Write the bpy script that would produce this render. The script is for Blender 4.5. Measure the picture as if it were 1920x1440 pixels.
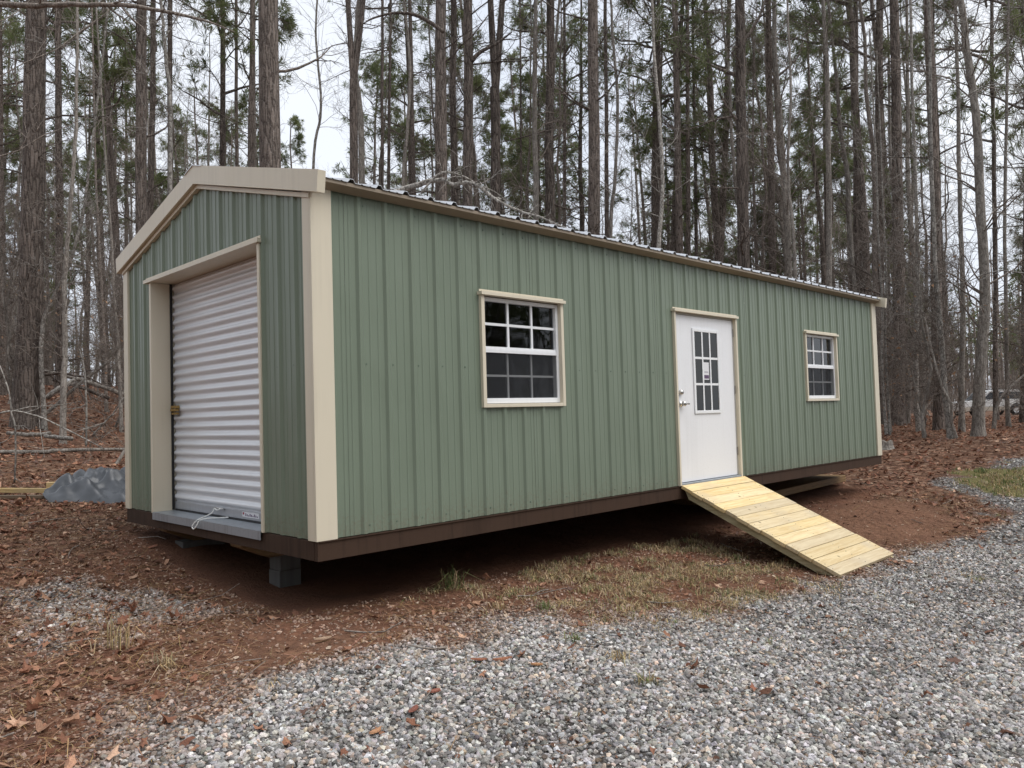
import bpy, math, random
import numpy as np
from mathutils import Vector, Matrix
rng = np.random.default_rng(7)
random.seed(7)
SC = bpy.context.scene
COL = SC.collection
for o in list(bpy.data.objects): bpy.data.objects.remove(o)

# ------------------------------------------------------------------ camera, sky, sun, exposure
FPX, YAW, PIT, ROL = 1466.5, 0.7861, 0.0390, -0.0295
CAM = np.array([-2.7103, -4.545, 0.7851])
_F = np.array([math.cos(PIT)*math.cos(YAW), math.cos(PIT)*math.sin(YAW), math.sin(PIT)])
_R = np.cross(_F, [0, 0, 1]); _R /= np.linalg.norm(_R); _U = np.cross(_R, _F)
CR = math.cos(ROL)*_R + math.sin(ROL)*_U
CU = math.cos(ROL)*_U - math.sin(ROL)*_R
cam = bpy.data.cameras.new('camera'); camo = bpy.data.objects.new('camera', cam); COL.objects.link(camo)
cam.sensor_width = 36; cam.lens = FPX*36/1920; cam.clip_end = 2000; cam.clip_start = 0.05
M4 = Matrix.Identity(4)
for i in range(3):
    M4[i][0] = CR[i]; M4[i][1] = CU[i]; M4[i][2] = -_F[i]; M4[i][3] = CAM[i]
camo.matrix_world = M4
SC.camera = camo

SUN_DIR = Vector((0.25, -0.50, 0.86)).normalized()          # towards the sun
world = bpy.data.worlds.new('World'); SC.world = world; world.use_nodes = True
wn = world.node_tree; wn.nodes.clear()
w_out = wn.nodes.new('ShaderNodeOutputWorld'); w_bg = wn.nodes.new('ShaderNodeBackground')
w_sky = wn.nodes.new('ShaderNodeTexSky'); w_sky.sky_type = 'NISHITA'; w_sky.sun_disc = False
w_sky.sun_elevation = math.asin(SUN_DIR.z); w_sky.sun_rotation = math.atan2(SUN_DIR.x, SUN_DIR.y)
w_sky.air_density = 1.0; w_sky.dust_density = 3.0
w_mix = wn.nodes.new('ShaderNodeMix'); w_mix.data_type = 'RGBA'; w_mix.inputs[0].default_value = 0.86
w_no = wn.nodes.new('ShaderNodeTexNoise'); w_no.inputs['Scale'].default_value = 2.2; w_no.inputs['Detail'].default_value = 2
w_ra = wn.nodes.new('ShaderNodeValToRGB')
w_ra.color_ramp.elements[0].position = 0.35; w_ra.color_ramp.elements[0].color = (0.74, 0.785, 0.87, 1)
w_ra.color_ramp.elements[1].position = 0.68; w_ra.color_ramp.elements[1].color = (0.92, 0.945, 0.985, 1)
w_mul = wn.nodes.new('ShaderNodeVectorMath'); w_mul.operation = 'SCALE'; w_mul.inputs['Scale'].default_value = 8.3
wn.links.new(w_no.outputs['Fac'], w_ra.inputs[0]); wn.links.new(w_ra.outputs[0], w_mul.inputs[0])
wn.links.new(w_sky.outputs[0], w_mix.inputs['A']); wn.links.new(w_mul.outputs[0], w_mix.inputs['B'])
wn.links.new(w_mix.outputs['Result'], w_bg.inputs[0]); w_bg.inputs[1].default_value = 0.1
wn.links.new(w_bg.outputs[0], w_out.inputs[0])
sun = bpy.data.lights.new('sun', 'SUN'); suno = bpy.data.objects.new('sun', sun); COL.objects.link(suno)
sun.energy = 1.5; sun.angle = math.radians(50); sun.color = (1.0, 0.975, 0.94)
suno.rotation_euler = SUN_DIR.to_track_quat('Z', 'Y').to_euler()
SC.view_settings.view_transform = 'Standard'; SC.view_settings.look = 'None'
SC.view_settings.exposure = 0.60; SC.view_settings.gamma = 1.0
SC.render.engine = 'CYCLES'
SC.cycles.max_bounces = 4; SC.cycles.transparent_max_bounces = 12
SC.cycles.diffuse_bounces = 2; SC.cycles.glossy_bounces = 2; SC.cycles.transmission_bounces = 2

def at(u, v, depth):
    """world point seen at photo pixel (u, v) at a distance along the view axis"""
    return CAM + depth*(_F + CR*(u-960)/FPX - CU*(v-720)/FPX)

# ------------------------------------------------------------------ mesh helpers
def link(name, data, parent=None, loc=None, rot=None):
    o = bpy.data.objects.new(name, data); COL.objects.link(o)
    if parent is not None: o.parent = parent
    if loc is not None: o.location = loc
    if rot is not None: o.rotation_euler = rot
    return o
def tag(o, label, cat, group=None, kind=None):
    o['label'] = label
    if cat: o['category'] = cat
    if group: o['group'] = group
    if kind: o['kind'] = kind
    return o
def thing(name, label, cat, loc=(0, 0, 0), rotz=0, group=None):
    o = link(name, None, None, loc, (0, 0, rotz)); o.empty_display_size = 0.2
    return tag(o, label, cat, group)
def np_mesh(name, V, Q=None, T=None, mat=None, smooth=False, attrs=None):
    V = np.asarray(V, np.float32).reshape(-1, 3)
    Q = np.zeros((0, 4), np.int32) if Q is None else np.asarray(Q, np.int32).reshape(-1, 4)
    T = np.zeros((0, 3), np.int32) if T is None else np.asarray(T, np.int32).reshape(-1, 3)
    me = bpy.data.meshes.new(name)
    nq, nt = len(Q), len(T)
    me.vertices.add(len(V)); me.vertices.foreach_set('co', V.ravel())
    me.loops.add(nq*4+nt*3); me.loops.foreach_set('vertex_index', np.concatenate([Q.ravel(), T.ravel()]).astype(np.int32))
    me.polygons.add(nq+nt)
    me.polygons.foreach_set('loop_start', np.concatenate([np.arange(nq)*4, nq*4+np.arange(nt)*3]).astype(np.int32))
    me.polygons.foreach_set('use_smooth', np.full(nq+nt, bool(smooth)))
    me.update(calc_edges=True)
    if attrs:
        for k, a in attrs.items():
            a = np.asarray(a, np.float32)
            if a.ndim == 1:
                at_ = me.attributes.new(k, 'FLOAT', 'POINT'); at_.data.foreach_set('value', a)
            else:
                at_ = me.attributes.new(k, 'FLOAT_COLOR', 'POINT'); at_.data.foreach_set('color', np.c_[a, np.ones(len(a))].astype(np.float32).ravel())
    if mat: me.materials.append(mat)
    return me
class MB:
    """collects shapes, builds ONE mesh object"""
    def __init__(s): s.V = []; s.Q = []; s.T = []; s.n = 0
    def add(s, V, Q=None, T=None):
        V = np.asarray(V, float).reshape(-1, 3)
        if Q is not None and len(Q): s.Q.append(np.asarray(Q).reshape(-1, 4)+s.n)
        if T is not None and len(T): s.T.append(np.asarray(T).reshape(-1, 3)+s.n)
        s.V.append(V); s.n += len(V)
    def box(s, a, b):
        x0, y0, z0 = a; x1, y1, z1 = b
        s.add([(x0, y0, z0), (x1, y0, z0), (x1, y1, z0), (x0, y1, z0), (x0, y0, z1), (x1, y0, z1), (x1, y1, z1), (x0, y1, z1)],
              [(3, 2, 1, 0), (4, 5, 6, 7), (0, 1, 5, 4), (1, 2, 6, 5), (2, 3, 7, 6), (3, 0, 4, 7)])
    def prism(s, poly, ax, a, b):
        """extrude a 2D polygon (fan-capped, convex) along axis ax from a to b"""
        n = len(poly); o = [i for i in range(3) if i != ax]
        V = np.zeros((2*n, 3))
        for i, (p, q) in enumerate(poly):
            V[i, o[0]] = p; V[i, o[1]] = q; V[i, ax] = a
            V[n+i, o[0]] = p; V[n+i, o[1]] = q; V[n+i, ax] = b
        Q = [(i, (i+1) % n, n+(i+1) % n, n+i) for i in range(n)]
        T = [(0, i+1, i) for i in range(1, n-1)]+[(n, n+i, n+i+1) for i in range(1, n-1)]
        s.add(V, Q, T)
    def tube(s, P, R, k=8, cap=True):
        V, Q = tubes(np.asarray(P, float)[None], np.broadcast_to(np.asarray(R, float), (len(P),))[None], k)
        T = []
        if cap:
            n = len(P)
            T = [(0, i+1, i) for i in range(1, k-1)]+[((n-1)*k, (n-1)*k+i, (n-1)*k+i+1) for i in range(1, k-1)]
        s.add(V, Q, T)
    def mesh(s, name, mat, smooth=False, bevel=0, attrs=None):
        V = np.concatenate(s.V); Q = np.concatenate(s.Q) if s.Q else None; T = np.concatenate(s.T) if s.T else None
        me = np_mesh(name, V, Q, T, mat, smooth, attrs)
        if bevel:
            import bmesh
            bm = bmesh.new(); bm.from_mesh(me)
            bmesh.ops.remove_doubles(bm, verts=bm.verts, dist=1e-5)
            bmesh.ops.bevel(bm, geom=[e for e in bm.edges if len(e.link_faces) == 2 and e.calc_face_angle(0) > 0.5], offset=bevel, segments=2, profile=0.6, affect='EDGES')
            bm.to_mesh(me); bm.free(); me.update()
        return me
    def build(s, name, mat, parent=None, smooth=False, bevel=0, loc=None, rot=None, attrs=None):
        return link(name, s.mesh(name, mat, smooth, bevel, attrs), parent, loc, rot)
def nrm(a): return a/np.maximum(np.linalg.norm(a, axis=-1, keepdims=True), 1e-9)
def tubes(P, R, k):
    """batch of M polylines (M,n,3) with radii (M,n) -> verts, quads"""
    M, n, _ = P.shape
    T = nrm(np.gradient(P, axis=1)) if n > 2 else nrm(np.repeat(P[:, 1:]-P[:, :1], 2, axis=1))
    ref = np.where(np.abs(T[:, :1, 2:3]) > 0.8, np.array([1., 0, 0]), np.array([0, 0, 1.]))
    A = nrm(np.cross(T, np.broadcast_to(ref, T.shape))); B = np.cross(T, A)
    a = np.arange(k)*2*math.pi/k
    V = P[:, :, None, :]+R[:, :, None, None]*(np.cos(a)[None, None, :, None]*A[:, :, None, :]+np.sin(a)[None, None, :, None]*B[:, :, None, :])
    m, i, j = np.meshgrid(np.arange(M), np.arange(n-1), np.arange(k), indexing='ij')
    b = m*n*k
    Q = np.stack([b+i*k+j, b+i*k+(j+1) % k, b+(i+1)*k+(j+1) % k, b+(i+1)*k+j], -1).reshape(-1, 4)
    return V.reshape(-1, 3), Q
def grow(S, D, L, n, wig=0.25, up=0.0):
    M = len(S); P = np.zeros((M, n, 3)); P[:, 0] = S; d = nrm(D); st = (L/(n-1))[:, None]
    for i in range(1, n):
        d = nrm(d+rng.normal(0, wig, (M, 3))+np.array([0, 0, up])); P[:, i] = P[:, i-1]+d*st
    return P
def kids(P, R, cnt, t0, t1, ang, r_f):
    """cnt children on each polyline: start, direction, start radius, t"""
    M, n, _ = P.shape; idx = np.repeat(np.arange(M), cnt); t = rng.uniform(t0, t1, len(idx))
    f = t*(n-1); i = np.minimum(f.astype(int), n-2); w = (f-i)[:, None]
    S = P[idx, i]*(1-w)+P[idx, i+1]*w; T = nrm(P[idx, i+1]-P[idx, i])
    r = (R[idx, i]*(1-w[:, 0])+R[idx, i+1]*w[:, 0])
    q = nrm(np.cross(T, rng.normal(0, 1, T.shape)))
    a = (ang[0]+rng.random(len(idx))*(ang[1]-ang[0]))[:, None]
    return S, np.cos(a)*T+np.sin(a)*q, r*r_f, t, idx

# ------------------------------------------------------------------ materials
def new_mat(name):
    m = bpy.data.materials.new(name); m.use_nodes = True; nt = m.node_tree
    b = nt.nodes['Principled BSDF']; return m, nt, b
def nd(nt, t, **kw):
    n = nt.nodes.new(t)
    for k, v in kw.items():
        if k in n.inputs: n.inputs[k].default_value = v
        else: setattr(n, k, v)
    return n
def ramp(nt, fac, stops):
    r = nt.nodes.new('ShaderNodeValToRGB'); e = r.color_ramp.elements
    while len(e) < len(stops): e.new(0.5)
    for x, (p, c) in zip(e, stops): x.position = p; x.color = (*c, 1)
    nt.links.new(fac, r.inputs[0]); return r.outputs[0]
def bump(nt, h, b, strength=0.3, dist=0.01):
    n = nt.nodes.new('ShaderNodeBump'); n.inputs['Strength'].default_value = strength; n.inputs['Distance'].default_value = dist
    nt.links.new(h, n.inputs['Height']); nt.links.new(n.outputs[0], b.inputs['Normal']); return n
def coords(nt, scale=(1, 1, 1), kind='Object'):
    tc = nt.nodes.new('ShaderNodeTexCoord'); mp = nt.nodes.new('ShaderNodeMapping'); mp.inputs['Scale'].default_value = scale
    nt.links.new(tc.outputs[kind], mp.inputs[0]); return mp.outputs[0]
def mixc(nt, f, a, b, mode='MIX'):
    m = nt.nodes.new('ShaderNodeMix'); m.data_type = 'RGBA'; m.blend_type = mode
    for s, v in (('A', a), ('B', b)):
        if isinstance(v, tuple): m.inputs[s].default_value = (*v, 1)
        else: nt.links.new(v, m.inputs[s])
    if isinstance(f, (int, float)): m.inputs[0].default_value = f
    else: nt.links.new(f, m.inputs[0])
    return m.outputs['Result']
def painted(name, c, rough=0.4, var=0.12, dirt=None, metal=0.0, wav=0.0, spec=0.5, splash=None):
    """paint with faint uneven tone, streaks and dust, plus slight waviness of thin sheet"""
    m, nt, b = new_mat(name)
    no = nd(nt, 'ShaderNodeTexNoise', Scale=1.7, Detail=3.0); nt.links.new(coords(nt), no.inputs['Vector'])
    st = nd(nt, 'ShaderNodeTexNoise', Scale=1.0, Detail=2.0); nt.links.new(coords(nt, (26, 26, 0.7)), st.inputs['Vector'])
    ad = nd(nt, 'ShaderNodeMath', operation='ADD'); nt.links.new(no.outputs['Fac'], ad.inputs[0]); nt.links.new(st.outputs['Fac'], ad.inputs[1])
    d = tuple(x*(1-var) for x in c); l = tuple(min(1, x*(1+var)) for x in c)
    col = ramp(nt, ad.outputs[0], [(0.35, d), (0.75, c), (1.0, l)])
    sp = nd(nt, 'ShaderNodeTexNoise', Scale=60.0, Detail=3.0); nt.links.new(coords(nt), sp.inputs['Vector'])
    if dirt:
        col = mixc(nt, ramp(nt, sp.outputs['Fac'], [(0.58, (0, 0, 0)), (0.78, (0.5, 0.5, 0.5))]), col, dirt)
    if splash:
        tc = nt.nodes.new('ShaderNodeTexCoord'); sx = nd(nt, 'ShaderNodeSeparateXYZ'); nt.links.new(tc.outputs['Object'], sx.inputs[0])
        hz = nd(nt, 'ShaderNodeMapRange'); hz.inputs['From Min'].default_value = 0.0; hz.inputs['From Max'].default_value = 0.34; hz.inputs['To Min'].default_value = 0.30; hz.inputs['To Max'].default_value = -0.02; nt.links.new(sx.outputs['Z'], hz.inputs['Value'])
        s2 = nd(nt, 'ShaderNodeTexNoise', Scale=42.0, Detail=3.0, Roughness=0.75); nt.links.new(coords(nt), s2.inputs['Vector'])
        am = nd(nt, 'ShaderNodeMath', operation='ADD'); nt.links.new(hz.outputs[0], am.inputs[0]); nt.links.new(s2.outputs['Fac'], am.inputs[1])
        col = mixc(nt, ramp(nt, am.outputs[0], [(0.68, (0, 0, 0)), (0.88, (0.32, 0.32, 0.32))]), col, splash)
    nt.links.new(col, b.inputs['Base Color'])
    rr = nd(nt, 'ShaderNodeMapRange'); rr.inputs['To Min'].default_value = rough*0.8; rr.inputs['To Max'].default_value = min(1, rough*1.25)
    nt.links.new(no.outputs['Fac'], rr.inputs['Value']); nt.links.new(rr.outputs[0], b.inputs['Roughness'])
    b.inputs['Metallic'].default_value = metal; b.inputs['Specular IOR Level'].default_value = spec
    if wav:
        wv = nd(nt, 'ShaderNodeTexNoise', Scale=2.6, Detail=1.0); nt.links.new(coords(nt, (2.2, 2.2, 0.6)), wv.inputs['Vector'])
        bump(nt, wv.outputs['Fac'], b, wav, 0.03)
    return m
MT = {}
MT['green'] = painted('green_painted_steel', (0.176, 0.216, 0.160), 0.40, 0.05, wav=0.4, splash=(0.16, 0.10, 0.065))
MT['tan'] = painted('tan_painted_steel', (0.66, 0.595, 0.465), 0.42, 0.06, wav=0.15)
MT['eave'] = painted('shaded_tan_eave', (0.27, 0.215, 0.155), 0.5, 0.06)  # tan trim painted darker, with the shadow under the roof edge in its colour
MT['white'] = painted('white_vinyl', (0.80, 0.81, 0.82), 0.35, 0.04)
MT['doorwhite'] = painted('white_door_paint', (0.78, 0.785, 0.80), 0.38, 0.05, dirt=(0.68, 0.67, 0.66))
MT['roof'] = painted('galvalume', (0.62, 0.63, 0.65), 0.38, 0.10, metal=0.85)
MT['galv'] = painted('galvanized_sill', (0.33, 0.36, 0.39), 0.42, 0.25, metal=0.6, dirt=(0.2, 0.2, 0.2))
def plain(name, c, rough, spec=0.5):
    m, nt, b = new_mat(name); no = nd(nt, 'ShaderNodeTexNoise', Scale=1.3, Detail=4.0); nt.links.new(coords(nt), no.inputs['Vector'])
    nt.links.new(ramp(nt, no.outputs['Fac'], [(0.3, tuple(x*.94 for x in c)), (0.7, c)]), b.inputs['Base Color']); b.inputs['Roughness'].default_value = rough; b.inputs['Specular IOR Level'].default_value = spec; return m
MT['curtain'] = plain('roll_door_white_steel', (0.77, 0.79, 0.82), 0.20, 0.9)
MT['bar'] = painted('grey_bottom_bar', (0.36, 0.37, 0.39), 0.4, 0.1, metal=0.3)
MT['band'] = painted('brown_stained_board', (0.044, 0.026, 0.0175), 0.85, 0.35, dirt=(0.07, 0.048, 0.038), spec=0.2)
MT['brass'] = painted('tarnished_brass', (0.30, 0.20, 0.07), 0.45, 0.3, metal=0.7)
MT['steel'] = painted('nickel', (0.55, 0.54, 0.52), 0.25, 0.1, metal=1.0)
MT['black'] = painted('black_rubber', (0.012, 0.012, 0.013), 0.6, 0.2)
MT['rope'] = painted('white_rope', (0.75, 0.75, 0.72), 0.8, 0.1)
MT['concrete'] = painted('concrete', (0.105, 0.103, 0.10), 0.9, 0.25, dirt=(0.14, 0.13, 0.12))
MT['paper'] = painted('paper_sticker', (0.7, 0.7, 0.72), 0.5, 0.05)
MT['ink'] = painted('printed_ink', (0.10, 0.06, 0.12), 0.6, 0.1)
MT['redink'] = painted('red_printed_ink', (0.30, 0.04, 0.06), 0.6, 0.1)
def wood(name, a, b2, c2, axis, rough=0.65, knots=True):
    m, nt, b = new_mat(name)
    sc = [14, 14, 14]; sc[axis] = 0.9
    oi = nt.nodes.new('ShaderNodeObjectInfo')
    tc = nt.nodes.new('ShaderNodeTexCoord'); ofs = nd(nt, 'ShaderNodeVectorMath', operation='MULTIPLY_ADD')
    cv = nd(nt, 'ShaderNodeCombineXYZ')
    for k in range(3): nt.links.new(oi.outputs['Random'], cv.inputs[k])
    nt.links.new(cv.outputs[0], ofs.inputs[0]); ofs.inputs[1].default_value = (37, 53, 71); nt.links.new(tc.outputs['Object'], ofs.inputs[2])
    mp = nd(nt, 'ShaderNodeMapping'); mp.inputs['Scale'].default_value = sc; nt.links.new(ofs.outputs[0], mp.inputs[0])
    gr = nd(nt, 'ShaderNodeTexNoise', Scale=3.0, Detail=6.0, Roughness=0.65, Distortion=0.6); nt.links.new(mp.outputs[0], gr.inputs['Vector'])
    col = ramp(nt, gr.outputs['Fac'], [(0.3, b2), (0.55, a), (0.75, tuple(min(1, x*1.15) for x in a))])
    hs = nt.nodes.new('ShaderNodeHueSaturation'); nt.links.new(col, hs.inputs['Color'])
    v = nd(nt, 'ShaderNodeMapRange'); v.inputs['To Min'].default_value = 0.84; v.inputs['To Max'].default_value = 1.16
    nt.links.new(oi.outputs['Random'], v.inputs['Value']); nt.links.new(v.outputs[0], hs.inputs['Value'])
    ml = nd(nt, 'ShaderNodeMath', operation='MULTIPLY'); ml.inputs[1].default_value = 7.31; nt.links.new(oi.outputs['Random'], ml.inputs[0])
    fr = nd(nt, 'ShaderNodeMath', operation='FRACT'); nt.links.new(ml.outputs[0], fr.inputs[0])
    s = nd(nt, 'ShaderNodeMapRange'); s.inputs['To Min'].default_value = 0.85; s.inputs['To Max'].default_value = 1.18
    nt.links.new(fr.outputs[0], s.inputs['Value']); nt.links.new(s.outputs[0], hs.inputs['Saturation'])
    col = hs.outputs[0]
    bl = nd(nt, 'ShaderNodeTexNoise', Scale=2.2, Detail=4.0); nt.links.new(ofs.outputs[0], bl.inputs['Vector'])
    col = mixc(nt, ramp(nt, bl.outputs['Fac'], [(0.52, (0, 0, 0)), (0.74, (0.6, 0.6, 0.6))]), col, c2)
    if knots:
        kn = nd(nt, 'ShaderNodeTexVoronoi', Scale=4.2); nt.links.new(ofs.outputs[0], kn.inputs['Vector'])
        col = mixc(nt, ramp(nt, kn.outputs['Distance'], [(0.045, (0.85, 0.85, 0.85)), (0.09, (0, 0, 0))]), col, tuple(x*0.3 for x in b2))
    nt.links.new(col, b.inputs['Base Color']); b.inputs['Roughness'].default_value = rough
    bump(nt, gr.outputs['Fac'], b, 0.3, 0.004)
    return m
MT['plank'] = wood('treated_pine', (0.72, 0.575, 0.335), (0.58, 0.41, 0.19), (0.50, 0.42, 0.30), 0)
MT['stringer'] = wood('treated_pine_lengthwise', (0.42, 0.36, 0.20), (0.28, 0.22, 0.10), (0.30, 0.28, 0.17), 1)
MT['lumber'] = wood('yellow_lumber', (0.50, 0.36, 0.15), (0.34, 0.22, 0.08), (0.30, 0.24, 0.16), 0)
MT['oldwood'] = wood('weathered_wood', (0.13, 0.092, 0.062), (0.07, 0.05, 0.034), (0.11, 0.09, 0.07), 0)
MT['skid'] = wood('skid_timber', (0.24, 0.15, 0.065), (0.12, 0.07, 0.03), (0.12, 0.09, 0.06), 0)
def glass_mat():
    m, nt, b = new_mat('window_glass'); nt.nodes.remove(b)
    out = nt.nodes['Material Output']; tr = nd(nt, 'ShaderNodeBsdfTransparent'); tr.inputs[0].default_value = (0.55, 0.57, 0.57, 1)
    gl = nd(nt, 'ShaderNodeBsdfGlossy'); gl.inputs['Roughness'].default_value = 0.03; gl.inputs['Color'].default_value = (0.9, 0.92, 0.95, 1)
    no = nd(nt, 'ShaderNodeTexNoise', Scale=2.5, Detail=1.0); bp = nd(nt, 'ShaderNodeBump'); bp.inputs['Strength'].default_value = 0.06; bp.inputs['Distance'].default_value = 0.05
    nt.links.new(coords(nt), no.inputs['Vector']); nt.links.new(no.outputs['Fac'], bp.inputs['Height']); nt.links.new(bp.outputs[0], gl.inputs['Normal'])
    fr = nd(nt, 'ShaderNodeFresnel'); fr.inputs['IOR'].default_value = 1.52
    mx = nd(nt, 'ShaderNodeMixShader'); nt.links.new(fr.outputs[0], mx.inputs[0]); nt.links.new(tr.outputs[0], mx.inputs[1]); nt.links.new(gl.outputs[0], mx.inputs[2])
    nt.links.new(mx.outputs[0], out.inputs[0]); return m
MT['glass'] = glass_mat()
def screen_mat():
    m, nt, b = new_mat('insect_screen'); nt.nodes.remove(b); out = nt.nodes['Material Output']
    tr = nd(nt, 'ShaderNodeBsdfTransparent'); df = nd(nt, 'ShaderNodeBsdfDiffuse'); df.inputs[0].default_value = (0.05, 0.052, 0.056, 1)
    mx = nd(nt, 'ShaderNodeMixShader'); mx.inputs[0].default_value = 0.55
    nt.links.new(tr.outputs[0], mx.inputs[1]); nt.links.new(df.outputs[0], mx.inputs[2]); nt.links.new(mx.outputs[0], out.inputs[0]); return m
MT['screen'] = screen_mat()
def bark(name, a, b2, c2, sx, sz, rough=0.95, bs=0.8, bd=0.02):
    """ridged plates: stretched cells with dark furrows, tone drifting along the trunk, per-tree tint"""
    m, nt, b = new_mat(name)
    co = coords(nt, (sx, sx, sz))
    nz = nd(nt, 'ShaderNodeTexNoise', Scale=1.2, Detail=2.0); nt.links.new(co, nz.inputs['Vector'])
    wp = nd(nt, 'ShaderNodeVectorMath', operation='MULTIPLY_ADD'); wp.inputs[1].default_value = (0.9, 0.9, 0.9)
    nt.links.new(nz.outputs['Color'], wp.inputs[0]); nt.links.new(co, wp.inputs[2])
    vo = nd(nt, 'ShaderNodeTexVoronoi', Scale=1.0, feature='DISTANCE_TO_EDGE'); nt.links.new(wp.outputs[0], vo.inputs['Vector'])
    vc = nd(nt, 'ShaderNodeTexVoronoi', Scale=1.0); nt.links.new(wp.outputs[0], vc.inputs['Vector'])
    fn = nd(nt, 'ShaderNodeTexNoise', Scale=30.0, Detail=2.0); nt.links.new(coords(nt), fn.inputs['Vector'])
    col = mixc(nt, ramp(nt, vo.outputs['Distance'], [(0.02, (0, 0, 0)), (0.16, (1, 1, 1))]), b2, a)
    col = mixc(nt, ramp(nt, fn.outputs['Fac'], [(0.45, (0, 0, 0)), (0.75, (0.7, 0.7, 0.7))]), col, c2)
    sep = nd(nt, 'ShaderNodeSeparateColor'); nt.links.new(vc.outputs['Color'], sep.inputs[0])
    oi = nt.nodes.new('ShaderNodeObjectInfo'); ad = nd(nt, 'ShaderNodeMath', operation='ADD'); nt.links.new(sep.outputs[0], ad.inputs[0]); nt.links.new(oi.outputs['Random'], ad.inputs[1])
    mr = nd(nt, 'ShaderNodeMapRange'); mr.inputs['From Max'].default_value = 2; mr.inputs['To Min'].default_value = 0.55; mr.inputs['To Max'].default_value = 1.5
    nt.links.new(ad.outputs[0], mr.inputs['Value'])
    hs = nt.nodes.new('ShaderNodeHueSaturation'); nt.links.new(col, hs.inputs['Color']); nt.links.new(mr.outputs[0], hs.inputs['Value'])
    nt.links.new(hs.outputs[0], b.inputs['Base Color']); b.inputs['Roughness'].default_value = rough; b.inputs['Specular IOR Level'].default_value = 0.2
    hm = nd(nt, 'ShaderNodeMath', operation='MINIMUM'); hm.inputs[1].default_value = 0.22; nt.links.new(vo.outputs['Distance'], hm.inputs[0])
    h2 = nd(nt, 'ShaderNodeMath', operation='MULTIPLY_ADD'); h2.inputs[1].default_value = 0.12; nt.links.new(fn.outputs['Fac'], h2.inputs[0]); nt.links.new(hm.outputs[0], h2.inputs[2])
    bump(nt, h2.outputs[0], b, bs, bd*4)
    return m
MT['pine_bark'] = bark('pine_bark', (0.175, 0.143, 0.122), (0.070, 0.055, 0.047), (0.235, 0.208, 0.188), 17, 2.6)
MT['grey_bark'] = bark('grey_bark', (0.26, 0.235, 0.205), (0.155, 0.135, 0.117), (0.37, 0.345, 0.315), 22, 5, bs=0.3)
MT['pale_bark'] = bark('pale_bark', (0.31, 0.29, 0.26), (0.13, 0.115, 0.10), (0.44, 0.42, 0.39), 16, 9, bs=0.3)
MT['twig'] = bark('twig_bark', (0.225, 0.188, 0.16), (0.12, 0.098, 0.083), (0.35, 0.32, 0.29), 25, 10, bs=0.2)
def leafy(name, c1, c2, c3, trans=0.3):
    m, nt, b = new_mat(name)
    no = nd(nt, 'ShaderNodeTexNoise', Scale=1.1, Detail=1.0); nt.links.new(coords(nt), no.inputs['Vector'])
    oi = nt.nodes.new('ShaderNodeObjectInfo'); ad = nd(nt, 'ShaderNodeMath', operation='MULTIPLY_ADD'); ad.inputs[1].default_value = 0.22
    nt.links.new(oi.outputs['Random'], ad.inputs[0]); nt.links.new(no.outputs['Fac'], ad.inputs[2])
    col = ramp(nt, ad.outputs[0], [(0.4, c1), (0.58, c2), (0.8, c3)])
    nt.links.new(col, b.inputs['Base Color']); b.inputs['Roughness'].default_value = 0.55
    tl = nd(nt, 'ShaderNodeBsdfTranslucent'); nt.links.new(col, tl.inputs[0])
    mx = nd(nt, 'ShaderNodeMixShader'); mx.inputs[0].default_value = trans
    nt.links.new(b.outputs[0], mx.inputs[1]); nt.links.new(tl.outputs[0], mx.inputs[2]); nt.links.new(mx.outputs[0], nt.nodes['Material Output'].inputs[0])
    return m
MT['needles'] = leafy('pine_needles', (0.10, 0.125, 0.050), (0.145, 0.172, 0.070), (0.20, 0.22, 0.10), .5)
def attr_mat(name, rough=0.8, gain=1.0, bumpy=0.0, trans=0.0):
    """colour of each stone, leaf or blade is its own, carried as an attribute"""
    m, nt, b = new_mat(name); a = nd(nt, 'ShaderNodeAttribute', attribute_name='tint')
    no = nd(nt, 'ShaderNodeTexNoise', Scale=130.0, Detail=1.0); nt.links.new(coords(nt), no.inputs['Vector'])
    col = mixc(nt, 1.0, a.outputs['Color'], ramp(nt, no.outputs['Fac'], [(0.3, (0.72, 0.72, 0.72)), (0.7, (1.15, 1.15, 1.15))]), 'MULTIPLY')
    nt.links.new(col, b.inputs['Base Color']); b.inputs['Roughness'].default_value = rough; b.inputs['Specular IOR Level'].default_value = 0.3
    if bumpy: bump(nt, no.outputs['Fac'], b, bumpy, 0.01)
    if trans:
        tl = nd(nt, 'ShaderNodeBsdfTranslucent'); nt.links.new(col, tl.inputs[0])
        mx = nd(nt, 'ShaderNodeMixShader'); mx.inputs[0].default_value = trans
        nt.links.new(b.outputs[0], mx.inputs[1]); nt.links.new(tl.outputs[0], mx.inputs[2]); nt.links.new(mx.outputs[0], nt.nodes['Material Output'].inputs[0])
    return m
MT['stone'] = attr_mat('crushed_stone', 0.75, bumpy=0.3)
MT['leaf'] = attr_mat('dead_leaf', 0.7, trans=0.15)
MT['straw'] = attr_mat('pine_straw', 0.7)
MT['blade'] = attr_mat('grass_blade', 0.6, trans=0.2)

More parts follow.
